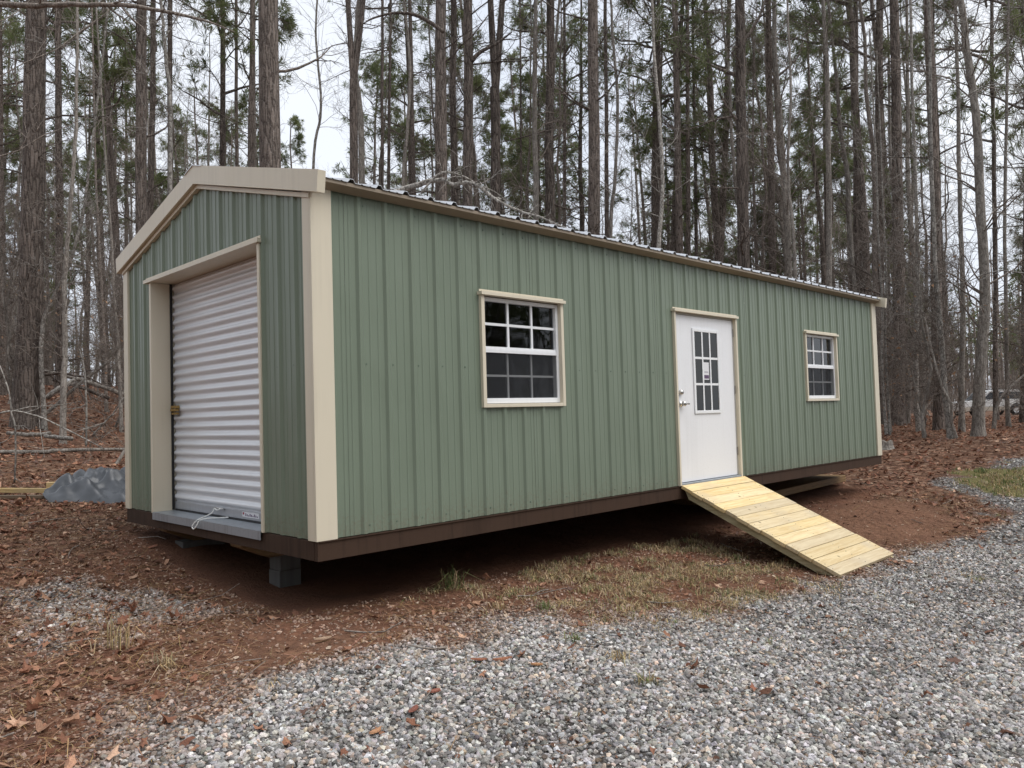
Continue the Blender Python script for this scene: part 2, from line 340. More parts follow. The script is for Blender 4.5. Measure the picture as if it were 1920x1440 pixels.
# ------------------------------------------------------------------ the ground
GC = np.array([(-2.71, -4.545, -.76), (4.2, -1.62, -.73), (5.5, -1.62, -.74), (3, -3.5, -.78), (8, -4, -.75), (10, -1.5, -.62), (-1.76, -.84, -.62), (.4, 1.4, -.53), (.1, 2.6, -.35), (0, 0, -.52), (2, -.5, -.6),
    (.14, 5.33, -.08), (1.43, 13.37, .8), (5.2, 22.9, 2.1), (15.3, .04, -.06), (60.9, 11.1, -.28), (5, 8, .05), (10, 8, .1), (5, 3.4, -.3), (9.75, 3.4, -.4), (9, 0, -.57), (5, 0, -.66), (26.4, 51.2, 1.5), (46.6, 31, .5), (-12, 0, -.3), (0, -20, -.8), (-30, 30, 1.5), (40, -30, -.4), (14, -6, -.65), (80, 80, 1.5)], float)
_n = len(GC); _A = np.zeros((_n+1, _n+1))
_A[:_n, :_n] = np.sqrt(((GC[:, None, :2]-GC[None, :, :2])**2).sum(-1)+2.25)-.02*np.eye(_n); _A[:_n, _n] = 1; _A[_n, :_n] = 1
_W = np.linalg.solve(_A, np.r_[GC[:, 2], 0])
def vnoise(x, y, s=0):
    """smooth value noise, 0..1"""
    xi = np.floor(x).astype(int); yi = np.floor(y).astype(int); fx = x-xi; fy = y-yi
    fx = fx*fx*(3-2*fx); fy = fy*fy*(3-2*fy)
    def h(a, b): 
        v = np.sin(a*127.1+b*311.7+s*74.7)*43758.5453
        return v-np.floor(v)
    return (h(xi, yi)*(1-fx)+h(xi+1, yi)*fx)*(1-fy)+(h(xi, yi+1)*(1-fx)+h(xi+1, yi+1)*fx)*fy
def fbm(x, y, s=0, oct=3): return sum(vnoise(x*2**i, y*2**i, s+i)*0.5**i for i in range(oct))/sum(0.5**i for i in range(oct))
def gz(x, y):
    x = np.asarray(x, float); y = np.asarray(y, float); sh = x.shape; x = x.ravel(); y = y.ravel()
    z = np.zeros(len(x))
    for k in range(0, len(x), 20000):
        d = (x[k:k+20000, None]-GC[:, 0])**2+(y[k:k+20000, None]-GC[:, 1])**2
        z[k:k+20000] = np.sqrt(d+2.25)@_W[:_n]+_W[_n]
    z = z+(fbm(x*1.3, y*1.3, 3)-.5)*0.06+(vnoise(x*5, y*5, 9)-.5)*0.02
    z = z+.11*np.exp(-((x-7.5)**2/1.5+(y+.72)**2/.42))
    return z.reshape(sh)
def in_poly(x, y, poly):
    c = np.zeros(x.shape, bool); n = len(poly)
    for i in range(n):
        x0, y0 = poly[i]; x1, y1 = poly[(i+1) % n]
        if y0 == y1: continue
        c ^= ((y0 > y) != (y1 > y)) & (x < (x1-x0)*(y-y0)/(y1-y0)+x0)
    return c
def poly_dist(x, y, poly):
    d = np.full(x.shape, 1e9); n = len(poly)
    for i in range(n):
        ax, ay = poly[i]; bx, by = poly[(i+1) % n]; ex, ey = bx-ax, by-ay
        t = np.clip(((x-ax)*ex+(y-ay)*ey)/(ex*ex+ey*ey+1e-9), 0, 1)
        d = np.minimum(d, np.hypot(x-ax-t*ex, y-ay-t*ey))
    return np.where(in_poly(x, y, poly), d, -d)
GRAVEL = [(-2.6, -1.75), (-1.62, -0.98), (-0.80, -0.68), (0.01, -0.78), (1.0, -0.98), (1.61, -1.38), (3.59, -1.62), (4.24, -1.66), (5.56, -1.60), (7.6, -2.0), (9.29, -1.75), (10.6, -0.75), (11.3, -0.45), (12.5, -0.8), (15, -1.6), (26, -5), (26, -16), (-6, -16), (-6, -4)]
GRAVEL2 = [(-1.62, 0.95), (-1.33, 2.15), (-0.82, 2.3), (-0.42, 1.55), (0.0, 0.78), (0.28, 0.12), (0.15, 0.0), (-0.42, 0.6), (-0.97, 0.51), (-1.37, 0.65)]
CLAY1 = [(-0.78, 0.42), (-0.37, 0.62), (0.12, -0.08), (0.42, -0.66), (-0.3, -0.55), (-0.75, -0.40)]
CLAY2 = [(7.0, 0.15), (8.82, 0.3), (8.8, -0.73), (7.95, -1.75), (6.57, -1.75), (5.77, -1.3), (5.9, -0.6)]
GRASS = [(1.15, 0.32), (2.72, .6), (4.78, 0.36), (4.6, -0.98), (4.21, -1.56), (3.41, -1.7), (1.71, -1.55), (1.16, -0.8), (1.14, -0.18)]
GREEN = [(12.13, -0.35), (12.45, -0.75), (13.2, -1.5), (11.4, -2.2), (10.26, -1.75), (10.46, -1.3), (11.1, -0.71)]
def sstep(a, b, v): t = np.clip((v-a)/(b-a), 0, 1); return t*t*(3-2*t)
def masks(x, y):
    w = (fbm(x*2.1, y*2.1, 21)-.5)*0.7; w2 = (fbm(x*6, y*6, 31)-.5)*0.35
    g = sstep(-0.50, 0.30, poly_dist(x, y, GRAVEL)+w*1.1+w2)
    dg = poly_dist(x, y, GRAVEL); fr = .50*sstep(-1.15, -.1, dg+w*1.3+w2)*sstep(-2.3, -1.4, x)*sstep(3.0, 1.4, x)*sstep(.25, .6, fbm(x*1.9, y*1.9, 37)+.12); g = np.maximum(g, fr)
    g2 = sstep(-0.25, 0.35, poly_dist(x, y, GRAVEL2)+w+w2)*0.75
    c = np.maximum(sstep(-0.2, 0.25, poly_dist(x, y, CLAY1)+w*.6+w2), sstep(-0.25, 0.35, poly_dist(x, y, CLAY2)+w*.6+w2))
    gr = sstep(-0.3, 0.3, poly_dist(x, y, GRASS)+w+w2); gn = sstep(-0.2, 0.35, poly_dist(x, y, GREEN)+w+w2)
    # under the shed and a strip beside it: bare damp earth
    sh = sstep(0.55, -0.25, np.maximum(np.maximum(-x, x-9.75), np.maximum(-y, y-3.43))+w)
    gv = np.maximum(g, g2)*(1-c*0.85)*(1-sh*0.9)*(1-.85*gn)
    lit = (1-np.clip(g*1.05, 0, 1))*(1-c*0.9)*(1-sh*0.85)*(1-gr*0.75)
    return gv, c*(1-sh), gr, gn, lit
def axis(a, b, h, lo, hi, f):
    core = list(np.arange(a, b, h)); s = h; v = a; L = []
    while v > lo: s *= f; v -= s; L.append(v)
    s = h; v = core[-1]; Rr = []
    while v < hi: s *= f; v += s; Rr.append(v)
    return np.array(L[::-1]+core+Rr)
gx = axis(-3.5, 12.5, 0.075, -420, 420, 1.11); gy = axis(-4.5, 8.0, 0.075, -420, 420, 1.11)
X, Y = np.meshgrid(gx, gy, indexing='ij'); Z = gz(X, Y)
GV, CL, GR, GN, LT = masks(X, Y)
Z = Z-0.012*GV+CL*(.02*(fbm(X*3, Y*3, 55)-.4)+.022*(vnoise(X*9, Y*9, 57)-.5))
nx, ny = X.shape; I = np.arange(nx*ny).reshape(nx, ny)
Qg = np.stack([I[:-1, :-1], I[1:, :-1], I[1:, 1:], I[:-1, 1:]], -1).reshape(-1, 4)
def ground_mat():
    m, nt, b = new_mat('forest_floor')
    def A(n): return nd(nt, 'ShaderNodeAttribute', attribute_name=n).outputs['Fac']
    co = coords(nt)
    n1 = nd(nt, 'ShaderNodeTexNoise', Scale=2.4, Detail=4.0, Roughness=0.65); nt.links.new(co, n1.inputs['Vector'])
    n2 = nd(nt, 'ShaderNodeTexNoise', Scale=38.0, Detail=3.0, Roughness=0.7); nt.links.new(co, n2.inputs['Vector'])
    dirt = mixc(nt, n2.outputs['Fac'], ramp(nt, n1.outputs['Fac'], [(0.3, (0.105, 0.047, 0.029)), (0.7, (0.225, 0.102, 0.06))]), (0.165, 0.085, 0.054))
    clay = mixc(nt, n2.outputs['Fac'], ramp(nt, n1.outputs['Fac'], [(0.32, (0.115, 0.052, 0.032)), (0.7, (0.25, 0.125, 0.075))]), (0.19, 0.105, 0.067))
    vl = nd(nt, 'ShaderNodeTexVoronoi', Scale=15.0, Randomness=1.0); 
    wl = nd(nt, 'ShaderNodeVectorMath', operation='MULTIPLY_ADD'); wl.inputs[1].default_value = (0.12, 0.12, 0.0); nt.links.new(n2.outputs['Color'], wl.inputs[0]); nt.links.new(co, wl.inputs[2])
    nt.links.new(wl.outputs[0], vl.inputs['Vector'])
    sp = nd(nt, 'ShaderNodeSeparateColor'); nt.links.new(vl.outputs['Color'], sp.inputs[0])
    lit = ramp(nt, sp.outputs[0], [(0.0, (0.07, 0.036, 0.024)), (0.35, (0.14, 0.073, 0.046)), (0.65, (0.20, 0.108, 0.07)), (0.88, (0.27, 0.16, 0.105)), (1.0, (0.40, 0.28, 0.20))])
    vs = nd(nt, 'ShaderNodeTexVoronoi', Scale=34.0); nt.links.new(co, vs.inputs['Vector'])
    sp2 = nd(nt, 'ShaderNodeSeparateColor'); nt.links.new(vs.outputs['Color'], sp2.inputs[0])
    grav = ramp(nt, sp2.outputs[0], [(0.0, (0.065, 0.062, 0.06)), (0.45, (0.20, 0.195, 0.19)), (0.8, (0.38, 0.37, 0.36)), (1.0, (0.64, 0.62, 0.60))])
    grav = mixc(nt, ramp(nt, vs.outputs['Distance'], [(0.25, (0, 0, 0)), (0.7, (0.85, 0.85, 0.85))]), grav, (0.07, 0.058, 0.05))
    def sharpen(f, k=0.5):
        a = nd(nt, 'ShaderNodeMath', operation='ADD'); nt.links.new(f, a.inputs[0])
        q = nd(nt, 'ShaderNodeMath', operation='MULTIPLY_ADD'); q.inputs[1].default_value = k; q.inputs[2].default_value = -k/2; nt.links.new(n2.outputs['Fac'], q.inputs[0])
        nt.links.new(q.outputs[0], a.inputs[1])
        r = nd(nt, 'ShaderNodeMapRange'); r.inputs['From Min'].default_value = 0.35; r.inputs['From Max'].default_value = 0.65; nt.links.new(a.outputs[0], r.inputs['Value']); return r.outputs[0]
    col = mixc(nt, sharpen(A('litter'), 0.9), dirt, lit)
    col = mixc(nt, sharpen(A('clay')), col, clay)
    col = mixc(nt, sharpen(A('gravel'), 0.8), col, grav)
    g2 = nd(nt, 'ShaderNodeMath', operation='MULTIPLY'); g2.inputs[1].default_value = 0.55; nt.links.new(sharpen(A('green'), 1.2), g2.inputs[0])
    col = mixc(nt, g2.outputs[0], col, (0.17, 0.20, 0.07))
    nt.links.new(col, b.inputs['Base Color']); b.inputs['Roughness'].default_value = 0.95; b.inputs['Specular IOR Level'].default_value = 0.15
    hh = nd(nt, 'ShaderNodeMath', operation='MULTIPLY_ADD'); hh.inputs[1].default_value = -0.5; nt.links.new(vl.outputs['Distance'], hh.inputs[0]); nt.links.new(n2.outputs['Fac'], hh.inputs[2])
    bump(nt, hh.outputs[0], b, 0.8, 0.05)
    return m
gme = np_mesh('ground', np.stack([X, Y, Z], -1).reshape(-1, 3), Qg, None, ground_mat(), True,
              {'gravel': GV.ravel(), 'clay': CL.ravel(), 'grass': GR.ravel(), 'green': GN.ravel(), 'litter': (LT*(.30+.70*sstep(6.5, 9.5, np.hypot(X-CAM[0], Y-CAM[1])))).ravel()})
gro = link('ground', gme); tag(gro, 'sloping red clay woodland floor with leaf litter and gravel drive', None, None, 'structure')

# ------------------------------------------------------------------ the shed
L, W = 9.75, 3.43
ZR, SL = 2.862, 0.262                       # ridge height and roof slope
YM = W/2
def roof_z(y): return ZR-SL*abs(y-YM)
shed = thing('shed', 'sage green ribbed metal shed with tan trim on blocks beside the gravel', 'shed')
RIB = 0.2286
def profile(s0, s1, off):
    """breakpoints (s, proud) of ribbed sheet: a tall rib each 9 inches with two pencil ribs between"""
    pts = []
    k0 = int(math.floor((s0-off)/RIB))-1; k1 = int(math.ceil((s1-off)/RIB))+1
    for k in range(k0, k1+1):
        c = off+k*RIB
        pts += [(c-.030, 0), (c-.012, .0165), (c+.012, .0165), (c+.030, 0)]
        for q in (RIB*0.36, RIB*0.66): pts += [(c+q-.009, 0), (c+q-.003, .0035), (c+q+.003, .0035), (c+q+.009, 0)]
    def d(s):
        for (a, da), (b, db) in zip(pts, pts[1:]):
            if a <= s <= b: return da+(db-da)*(s-a)/(b-a) if b > a else da
        return 0
    ss = sorted({round(s, 5) for s, _ in pts if s0 < s < s1} | {round(s0, 5), round(s1, 5)})
    return ss, d
def wall(parent, length, off, fmap, ztop, zbot, openings, name='wall_panel'):
    edges = np.arange(off-RIB/2, length+RIB*4, RIB*4); edges = [0]+[e for e in edges if 0.05 < e < length-0.05]+[length]
    for ip, (a, b) in enumerate(zip(edges, edges[1:])):
        ss, d0 = profile(a, b, off)
        d = (lambda q, d0=d0, ip=ip: d0(q)+.0022*(ip % 2))
        ex = [e for o_ in openings for e in o_[:2] if a < e < b]
        if name == 'wall_panel_gable' and a < YM < b: ex.append(YM)
        ss = sorted(set(ss) | set(ex))
        mb = MB()
        for sa, sb in zip(ss, ss[1:]):
            mid = (sa+sb)/2; iv = [(zbot, None)]
            for (o0, o1, z0, z1) in openings:
                if o0 <= mid <= o1:
                    iv = [(zbot, z0)] if z0 > zbot+.01 else []
                    iv.append((z1, None))
            for (z0, z1) in iv:
                ta = ztop(sa) if z1 is None else z1; tb = ztop(sb) if z1 is None else z1
                mb.add([fmap(sa, d(sa), z0), fmap(sb, d(sb), z0), fmap(sb, d(sb), tb), fmap(sa, d(sa), ta)], [(0, 1, 2, 3)])
        me = mb.mesh('wall_panel', MT['green'])
        import bmesh
        bm = bmesh.new(); bm.from_mesh(me); bmesh.ops.remove_doubles(bm, verts=bm.verts, dist=1e-4); bm.to_mesh(me); bm.free()
        link('wall_panel', me, parent)
W1 = (1.478, 2.459, .846, 1.776); W2 = (7.262, 8.265, .846, 1.776)
D0, D1, DH = 4.25, 5.43, 1.786
G0, G1, GH = 0.715, 2.745, 2.075
wall(shed, L, 0.36, lambda s, d, z: (s, -d, z), lambda s: 2.40, 0.0, [(W1[0]+.02, W1[1]-.02, W1[2]+.02, W1[3]-.03), (W2[0]+.02, W2[1]-.02, W2[2]+.02, W2[3]-.03), (D0-.03, D1+.03, 0.0, DH+.03)])
wall(shed, L, 0.36, lambda s, d, z: (s, W+d, z), lambda s: 2.40, 0.0, [])
wall(shed, W, 0.22, lambda s, d, z: (-d, s, z), lambda s: roof_z(s)-.035, 0.0, [(G0-.02, G1+.02, 0.0, GH+.02)], 'wall_panel_gable')
wall(shed, W, 0.22, lambda s, d, z: (L+d, s, z), lambda s: roof_z(s)-.035, 0.0, [], 'wall_panel_gable')
# inner floor deck
mb = MB(); mb.box((.03, .03, -.02), (L-.03, W-.03, .004)); mb.build('floor_deck', MT['oldwood'], shed)
# screws: a row near the foot and one at mid height
mb = MB()
def screw(p, n):
    p = np.array(p, float); n = np.array(n, float); a = np.cross(n, [0, 0, 1]); b_ = np.array([0, 0, 1.])
    ring = [p+.0085*(math.cos(t)*a+math.sin(t)*b_) for t in np.arange(6)*math.pi/3]; top = [p+.0045*n+.006*(math.cos(t)*a+math.sin(t)*b_) for t in np.arange(6)*math.pi/3]
    mb.add(ring+top, [(i, (i+1) % 6, 6+(i+1) % 6, 6+i) for i in range(6)], [(6, 6+i, 6+i+1) for i in range(1, 5)])
k = 0
while 0.36+k*RIB < L-.1:
    x = 0.36+k*RIB+.045
    for z in (.055, 1.165, 2.27):
        if (D0-.06 < x < D1+.06 and z < DH+.05) or (W1[0]-.02 < x < W1[1]+.02 and W1[2] < z < W1[3]) or (W2[0]-.02 < x < W2[1]+.02 and W2[2] < z < W2[3]): continue
        screw((x, -.0002, z), (0, -1, 0))
    k += 1
for k in range(15):
    y = .22+k*RIB+.045
    for z in (.055, 1.165):
        if G0-.08 < y < G1+.08 or y > W-.1: continue
        screw((-.0002, y, z), (-1, 0, 0))
o = mb.build('screws', painted('screw_heads', (0.13, 0.17, 0.13), 0.35, 0.1, metal=0.3), shed); o['kind'] = 'stuff'
# corner trims: L-profile with a returned lip
def corner(cx, cy, sx, sy):
    mb = MB(); t = .024
    w1, w2 = .135, .085
    poly = [(0, 0), (w1, 0), (w1, .018), (w1-.004, .022), (.004, .022)]
    # face along x (lying on the long wall), then face along y (on the gable)
    xs = sorted([cx-sx*t, cx+sx*w1]); ys = sorted([cy-sy*t, cy-sy*.001])
    mb.box((xs[0], ys[0], -.004), (xs[1], ys[1], 2.352))
    xs = sorted([cx-sx*t, cx-sx*.001]); ys = sorted([cy-sy*.0008, cy+sy*w2])
    mb.box((xs[0], ys[0], -.004), (xs[1], ys[1], 2.352))
    mb.build('corner_trim', MT['tan'], shed, bevel=.003)
corner(0, 0, 1, 1); corner(0, W, 1, -1); corner(L, 0, -1, 1); corner(L, W, -1, -1)
# skirt boards (brown band) and rim
mb = MB(); mb.box((-.012, -.015, -.135), (L+.012, .025, -.006)); mb.build('skirt_board', MT['band'], shed, bevel=.003)
mb = MB(); mb.box((-.012, W-.025, -.135), (L+.012, W+.015, -.006)); mb.build('skirt_board', MT['band'], shed, bevel=.003)
mb = MB(); mb.box((-.014, .027, -.133), (.026, W-.027, -.0065)); mb.build('skirt_board', MT['band'], shed, bevel=.003)
mb = MB(); mb.box((L-.026, .027, -.133), (L+.014, W-.027, -.0065)); mb.build('skirt_board', MT['band'], shed, bevel=.003)
# reddish flashing lip over the skirt
mb = MB(); mb.box((.0, -.024, -.012), (L, -.0155, -.0045)); mb.build('drip_flashing', MT['band'], shed)
# skids
for y in (1.22, 2.66):
    mb = MB()
    mb.prism([(.06, -.137), (.06, -.175), (.30, -.285), (L-.30, -.285), (L-.06, -.175), (L-.06, -.137)], 1, y, y+.19)
    mb.build('skid', MT['skid'], shed, bevel=.012)
mb = MB(); mb.box((.03, 1.65, -.132), (L-.03, 1.78, -.022)); mb.build('floor_joist', MT['oldwood'], shed)
# roof: ribbed sheets on both slopes, eave trims, ridge cap
def roof_sheet(x0, x1, side):
    ss, d = profile(x0, x1, 0.36+.11); mb = MB(); ye = -.115 if side > 0 else W+.115
    e = MB()
    for a, b in zip(ss, ss[1:]):
        da, db = d(a)*1.45, d(b)*1.45
        mb.add([(a, ye, roof_z(ye)+da), (b, ye, roof_z(ye)+db), (b, YM, ZR+db), (a, YM, ZR+da),
                (a, ye, roof_z(ye)+da-.004), (b, ye, roof_z(ye)+db-.004), (b, YM, ZR+db-.004), (a, YM, ZR+da-.004)],
               [(0, 1, 2, 3), (7, 6, 5, 4), (4, 5, 1, 0)])
    mb.build('roof_panel', MT['roof'], shed)
xe = [-.06]+list(np.arange(.47-RIB/2+.9144, L, .9144))+[L+.07]
for side in (1, -1):
    for a, b in zip(xe, xe[1:]): roof_sheet(a, b, side)
mb = MB()
mb.prism([(YM-.16, roof_z(YM-.16)+.026), (YM, ZR+.028), (YM, ZR+.036), (YM-.16, roof_z(YM-.16)+.030)], 0, -.07, L+.08)
mb.prism([(YM+.16, roof_z(YM+.16)+.026), (YM, ZR+.028), (YM, ZR+.036), (YM+.16, roof_z(YM+.16)+.030)], 0, -.07, L+.08)
mb.build('ridge_cap', MT['roof'], shed)
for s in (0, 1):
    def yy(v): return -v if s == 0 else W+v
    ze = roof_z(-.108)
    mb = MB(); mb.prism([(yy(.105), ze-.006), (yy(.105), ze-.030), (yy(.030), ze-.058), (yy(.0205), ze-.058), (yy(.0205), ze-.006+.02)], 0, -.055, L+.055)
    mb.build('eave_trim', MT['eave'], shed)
# rake fascia, each slope at both ends, with soffit return and lower strip
def rake(xa, xb, side, end):
    ye = -.190 if side > 0 else W+.11
    lo, hi = (.122, .030)
    mb = MB()
    def P(y, dz): return (y, roof_z(y)+dz)
    ysign = 1 if side > 0 else -1
    out = xa if end == 0 else xb
    # outer box as a swept quad
    a = [P(ye, hi), P(YM, hi), P(YM, -lo), (ye+ysign*.018, roof_z(ye+ysign*.018)-lo+.006)]
    mb.prism(a, 0, xa, xb)
    mb.build('rake_fascia', MT['tan'], shed)
    mb = MB(); yb = .0 if side > 0 else W-.0
    x2, x3 = (-.034, -.0005) if end == 0 else (L+.0005, L+.034)
    mb.prism([P(yb-ysign*.02, -lo-.003), P(YM, -lo-.003), P(YM, -lo-.034), P(yb-ysign*.02, -lo-.034)], 0, x2, x3)
    mb.build('rake_strip', MT['tan'], shed)
for side in (1, -1):
    rake(-.062, -.003, side, 0); rake(L+.003, L+.062, side, 1)
# ---- windows
def pane(parent, x0, x1, z0, z1, y):
    me = np_mesh('pane', [(x0, y, z0), (x1, y, z0), (x1, y, z1), (x0, y, z1), (x0, y+.004, z0), (x1, y+.004, z0), (x1, y+.004, z1), (x0, y+.004, z1)],
                 [(0, 1, 2, 3), (7, 6, 5, 4)], None, MT['glass'])
    return link('pane', me, parent)
def window(w, lab):
    x0, x1, z0, z1 = w
    mb = MB(); t = .036                                    # white vinyl frame, set back in the opening
    a0, a1, b0, b1 = x0+t, x1-t, z0+t*.9, z1-t-.006
    f = .030
    for (p, q) in (((a0, .003, b0), (a0+f, .06, b1)), ((a1-f, .003, b0), (a1, .06, b1)), ((a0+f, .004, b0), (a1-f, .059, b0+.042)), ((a0+f, .004, b1-f), (a1-f, .059, b1))): mb.box(p, q)
    win = mb.build('window', MT['white'], shed, bevel=.003); win['label'] = lab
    mb = MB()                                              # tan trim channel
    y0 = -.034
    for (p, q) in (((x0, y0, z0), (x0+t, .07, z1-.012)), ((x1-t, y0, z0), (x1, .07, z1-.012)), ((x0+t, y0+.001, z0), (x1-t, .069, z0+t*.8))): mb.box(p, q)
    mb.build('trim', MT['tan'], win, bevel=.003)
    mb = MB(); mb.box((x0-.012, -.056, z1-.034), (x1+.012, .05, z1-.008)); mb.box((x0-.012, -.026, z1-.008), (x1+.012, -.022, z1+.010)); mb.build('header_trim', MT['tan'], win)
    i0, i1 = a0+f, a1-f; zm = (b0+.042+b1-f)/2
    mb = MB(); mb.box((i0, .006, zm-.024), (i1, .05, zm+.008)); mb.box((i0, .012, zm+.008), (i1, .05, zm+.026)); mb.build('meeting_rail', MT['white'], win, bevel=.002)
    m_ = .022
    def sash(za, zb, y, wd, thick):
        xs = np.linspace(i0, i1, 4); zs = [za, (za+zb)/2, zb]
        for i in (1, 2):
            q = MB(); q.box((xs[i]-wd/2, y, za), (xs[i]+wd/2, y+thick, zb)); q.build('muntin', MT['white'], win)
        for i in range(3):
            q = MB(); q.box((xs[i]+(wd/2 if i else 0), y+.0015, zs[1]-wd/2), (xs[i+1]-(wd/2 if i < 2 else 0), y+thick-.001, zs[1]+wd/2)); q.build('muntin', MT['white'], win)
            for j in range(2):
                pane(win, xs[i]+(wd/2 if i else 0), xs[i+1]-(wd/2 if i < 2 else 0), zs[j]+(wd/2 if j else 0), zs[j+1]-(wd/2 if j < 1 else 0), y+.012)
    sash(zm+.026, b1-f, .024, .021, .012)
    sash(b0+.042, zm-.024, .040, .017, .010)
    q = MB(); q.add([(i0, .014, b0+.042), (i1, .014, b0+.042), (i1, .014, zm-.024), (i0, .014, zm-.024)], [(0, 1, 2, 3)]); q.build('insect_screen', MT['screen'], win)
window(W1, 'six over six window nearest the corner of the shed'); window(W2, 'six over six window beyond the white door')
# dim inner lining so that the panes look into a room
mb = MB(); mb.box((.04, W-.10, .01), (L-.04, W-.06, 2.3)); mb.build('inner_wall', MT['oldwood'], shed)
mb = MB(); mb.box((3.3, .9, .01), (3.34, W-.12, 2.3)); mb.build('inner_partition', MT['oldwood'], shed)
# ---- entry door
mb = MB(); mb.box((D0, .004, .026), (D1, .049, DH)); door = mb.build('door', MT['doorwhite'], shed, bevel=.004)
lx0, lx1, lz0, lz1 = D0+.325, D0+.86, .735, 1.655
mb = MB(); t = .034
for (p, q) in (((lx0, -.010, lz0), (lx0+t, .0035, lz1)), ((lx1-t, -.010, lz0), (lx1, .0035, lz1)), ((lx0+t, -.0095, lz0), (lx1-t, .0035, lz0+t)), ((lx0+t, -.0095, lz1-t), (lx1-t, .0035, lz1))): mb.box(p, q)
mb.build('lite_frame', MT['white'], door, bevel=.004)
gx0, gx1, gz0, gz1 = lx0+t, lx1-t, lz0+t, lz1-t
xs = np.linspace(gx0, gx1, 4); zs = np.linspace(gz0, gz1, 4); wd = .024
dk = painted('dark_room_behind_glass', (0.03, 0.032, 0.034), 0.6, 0.3)
for i in (1, 2):
    q = MB(); q.box((xs[i]-wd/2, -.0065, gz0), (xs[i]+wd/2, .0036, gz1)); q.build('muntin', MT['white'], door)
    for j in range(3):
        q = MB(); q.box((xs[j]+(wd/2 if j else 0), -.006, zs[i]-wd/2), (xs[j+1]-(wd/2 if j < 2 else 0), .0036, zs[i]+wd/2)); q.build('muntin', MT['white'], door)
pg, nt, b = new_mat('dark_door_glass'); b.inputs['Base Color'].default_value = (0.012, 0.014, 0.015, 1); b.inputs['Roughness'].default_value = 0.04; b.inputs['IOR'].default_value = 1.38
for i in range(3):
    for j in range(3):
        q = MB(); q.box((xs[i]+(wd/2 if i else 0), -.001, zs[j]+(wd/2 if j else 0)), (xs[i+1]-(wd/2 if i < 2 else 0), .0037, zs[j+1]-(wd/2 if j < 2 else 0))); q.build('pane', pg, door)
q = MB(); q.box((xs[1]+.018, -.0022, zs[1]+.05), (xs[2]-.030, -.0012, zs[2]-.045)); stk = q.build('sticker', MT['paper'], door); 
q = MB(); q.box((xs[1]+.024, -.0030, zs[1]+.062), (xs[2]-.036, -.0023, zs[1]+.10)); q.box((xs[1]+.03, -.0030, zs[1]+.13), (xs[2]-.05, -.0023, zs[1]+.137)); q.build('sticker_print', MT['ink'], door)
def lathe(prof, k=20):
    n = len(prof); a = np.arange(k)*2*math.pi/k
    V = np.array([(r*math.cos(t), y, r*math.sin(t)) for (r, y) in prof for t in a])
    Q = [(i*k+j, i*k+(j+1) % k, (i+1)*k+(j+1) % k, (i+1)*k+j) for i in range(n-1) for j in range(k)]
    return V, Q
V, Q = lathe([(.001, -.062), (.018, -.060), (.027, -.050), (.028, -.040), (.020, -.030), (.012, -.026), (.012, -.010), (.030, -.008), (.033, .0), (.033, .004)])
q = MB(); q.add(V+np.array([D0+.065, 0, .845]), Q); 
q.tube([(D0+.065, -.045, .845), (D0+.10, -.052, .846), (D0+.145, -.050, .842)], [.011, .011, .009], 8); q.build('door_handle', MT['steel'], door, True)
V, Q = lathe([(.001, -.030), (.020, -.028), (.026, -.018), (.030, -.006), (.031, .004)])
q = MB(); q.add(V+np.array([D0+.065, 0, .965]), Q); q.build('deadbolt', MT['steel'], door, True)
for z in (.25, .95, 1.60):
    q = MB(); q.tube([(D1+.006, -.004, z), (D1+.006, -.004, z+.09)], .006, 8); q.build('hinge', MT['steel'], door)
mb = MB()                                                   # grey jamb edge, then tan trim
for (p, q) in (((D0-.022, .002, .012), (D0-.003, .06, DH+.020)), ((D1+.003, .002, .012), (D1+.024, .06, DH+.020)), ((D0-.003, .003, DH+.003), (D1+.003, .06, DH+.020))): mb.box(p, q)
mb.build('door_jamb', painted('grey_jamb', (0.42, 0.41, 0.38), 0.5, 0.15), shed)
for (p, q) in (((D0-.050, -.034, -.002), (D0-.022, .05, DH+.022)), ((D1+.024, -.034, -.002), (D1+.056, .05, DH+.022))):
    mb = MB(); mb.box(p, q); mb.build('door_trim', MT['tan'], shed, bevel=.003)
mb = MB(); mb.box((D0-.064, -.052, DH+.024), (D1+.07, .04, DH+.050)); mb.box((D0-.064, -.025, DH+.050), (D1+.07, -.021, DH+.066)); mb.build('door_header', MT['tan'], shed)
mb = MB(); mb.box((D0-.02, -.03, -.003), (D1+.022, .055, .020)); mb.build('threshold', MT['galv'], shed, bevel=.004)
# ---- roll-up door at the gable
XD = 0.17
mb = MB(); mb.box((XD+.03, G0-.1, .0), (XD+.06, G1+.1, GH+.1)); 
roll = MB(); roll.box((XD-.006, G0+.0, .020), (XD+.02, G1-.012, .088)); roll = roll.build('roll_up_door', MT['bar'], shed, bevel=.004); roll['label'] = 'white corrugated roll-up door in the gable'
NS = 25; z0s = .088; per = (GH-.0-z0s)/NS
prof = [(q/14, -.001+.0110*math.copysign(abs(math.cos(2*math.pi*(q/14)))**.7, math.cos(2*math.pi*(q/14)))) for q in range(15)]
V = []; 
for (tt, dx) in prof: V += [(XD+dx, G0-.01, tt*per), (XD+dx, G1-.010, tt*per)]
sm = np_mesh('slat', V, [(2*i+1, 2*i, 2*i+2, 2*i+3) for i in range(len(prof)-1)], None, MT['curtain'], False)
for i in range(NS): link('slat', sm, roll, (0, 0, z0s+i*per))
mb = MB(); mb.box((XD-.030, G1-.020, .012), (XD-.012, G1-.0025, GH)); mb.build('guide_track', MT['black'], roll)
mb = MB(); mb.box((XD-.014, G0+.01, .006), (XD+.014, G1-.03, .0195)); mb.build('bottom_seal', MT['black'], roll)
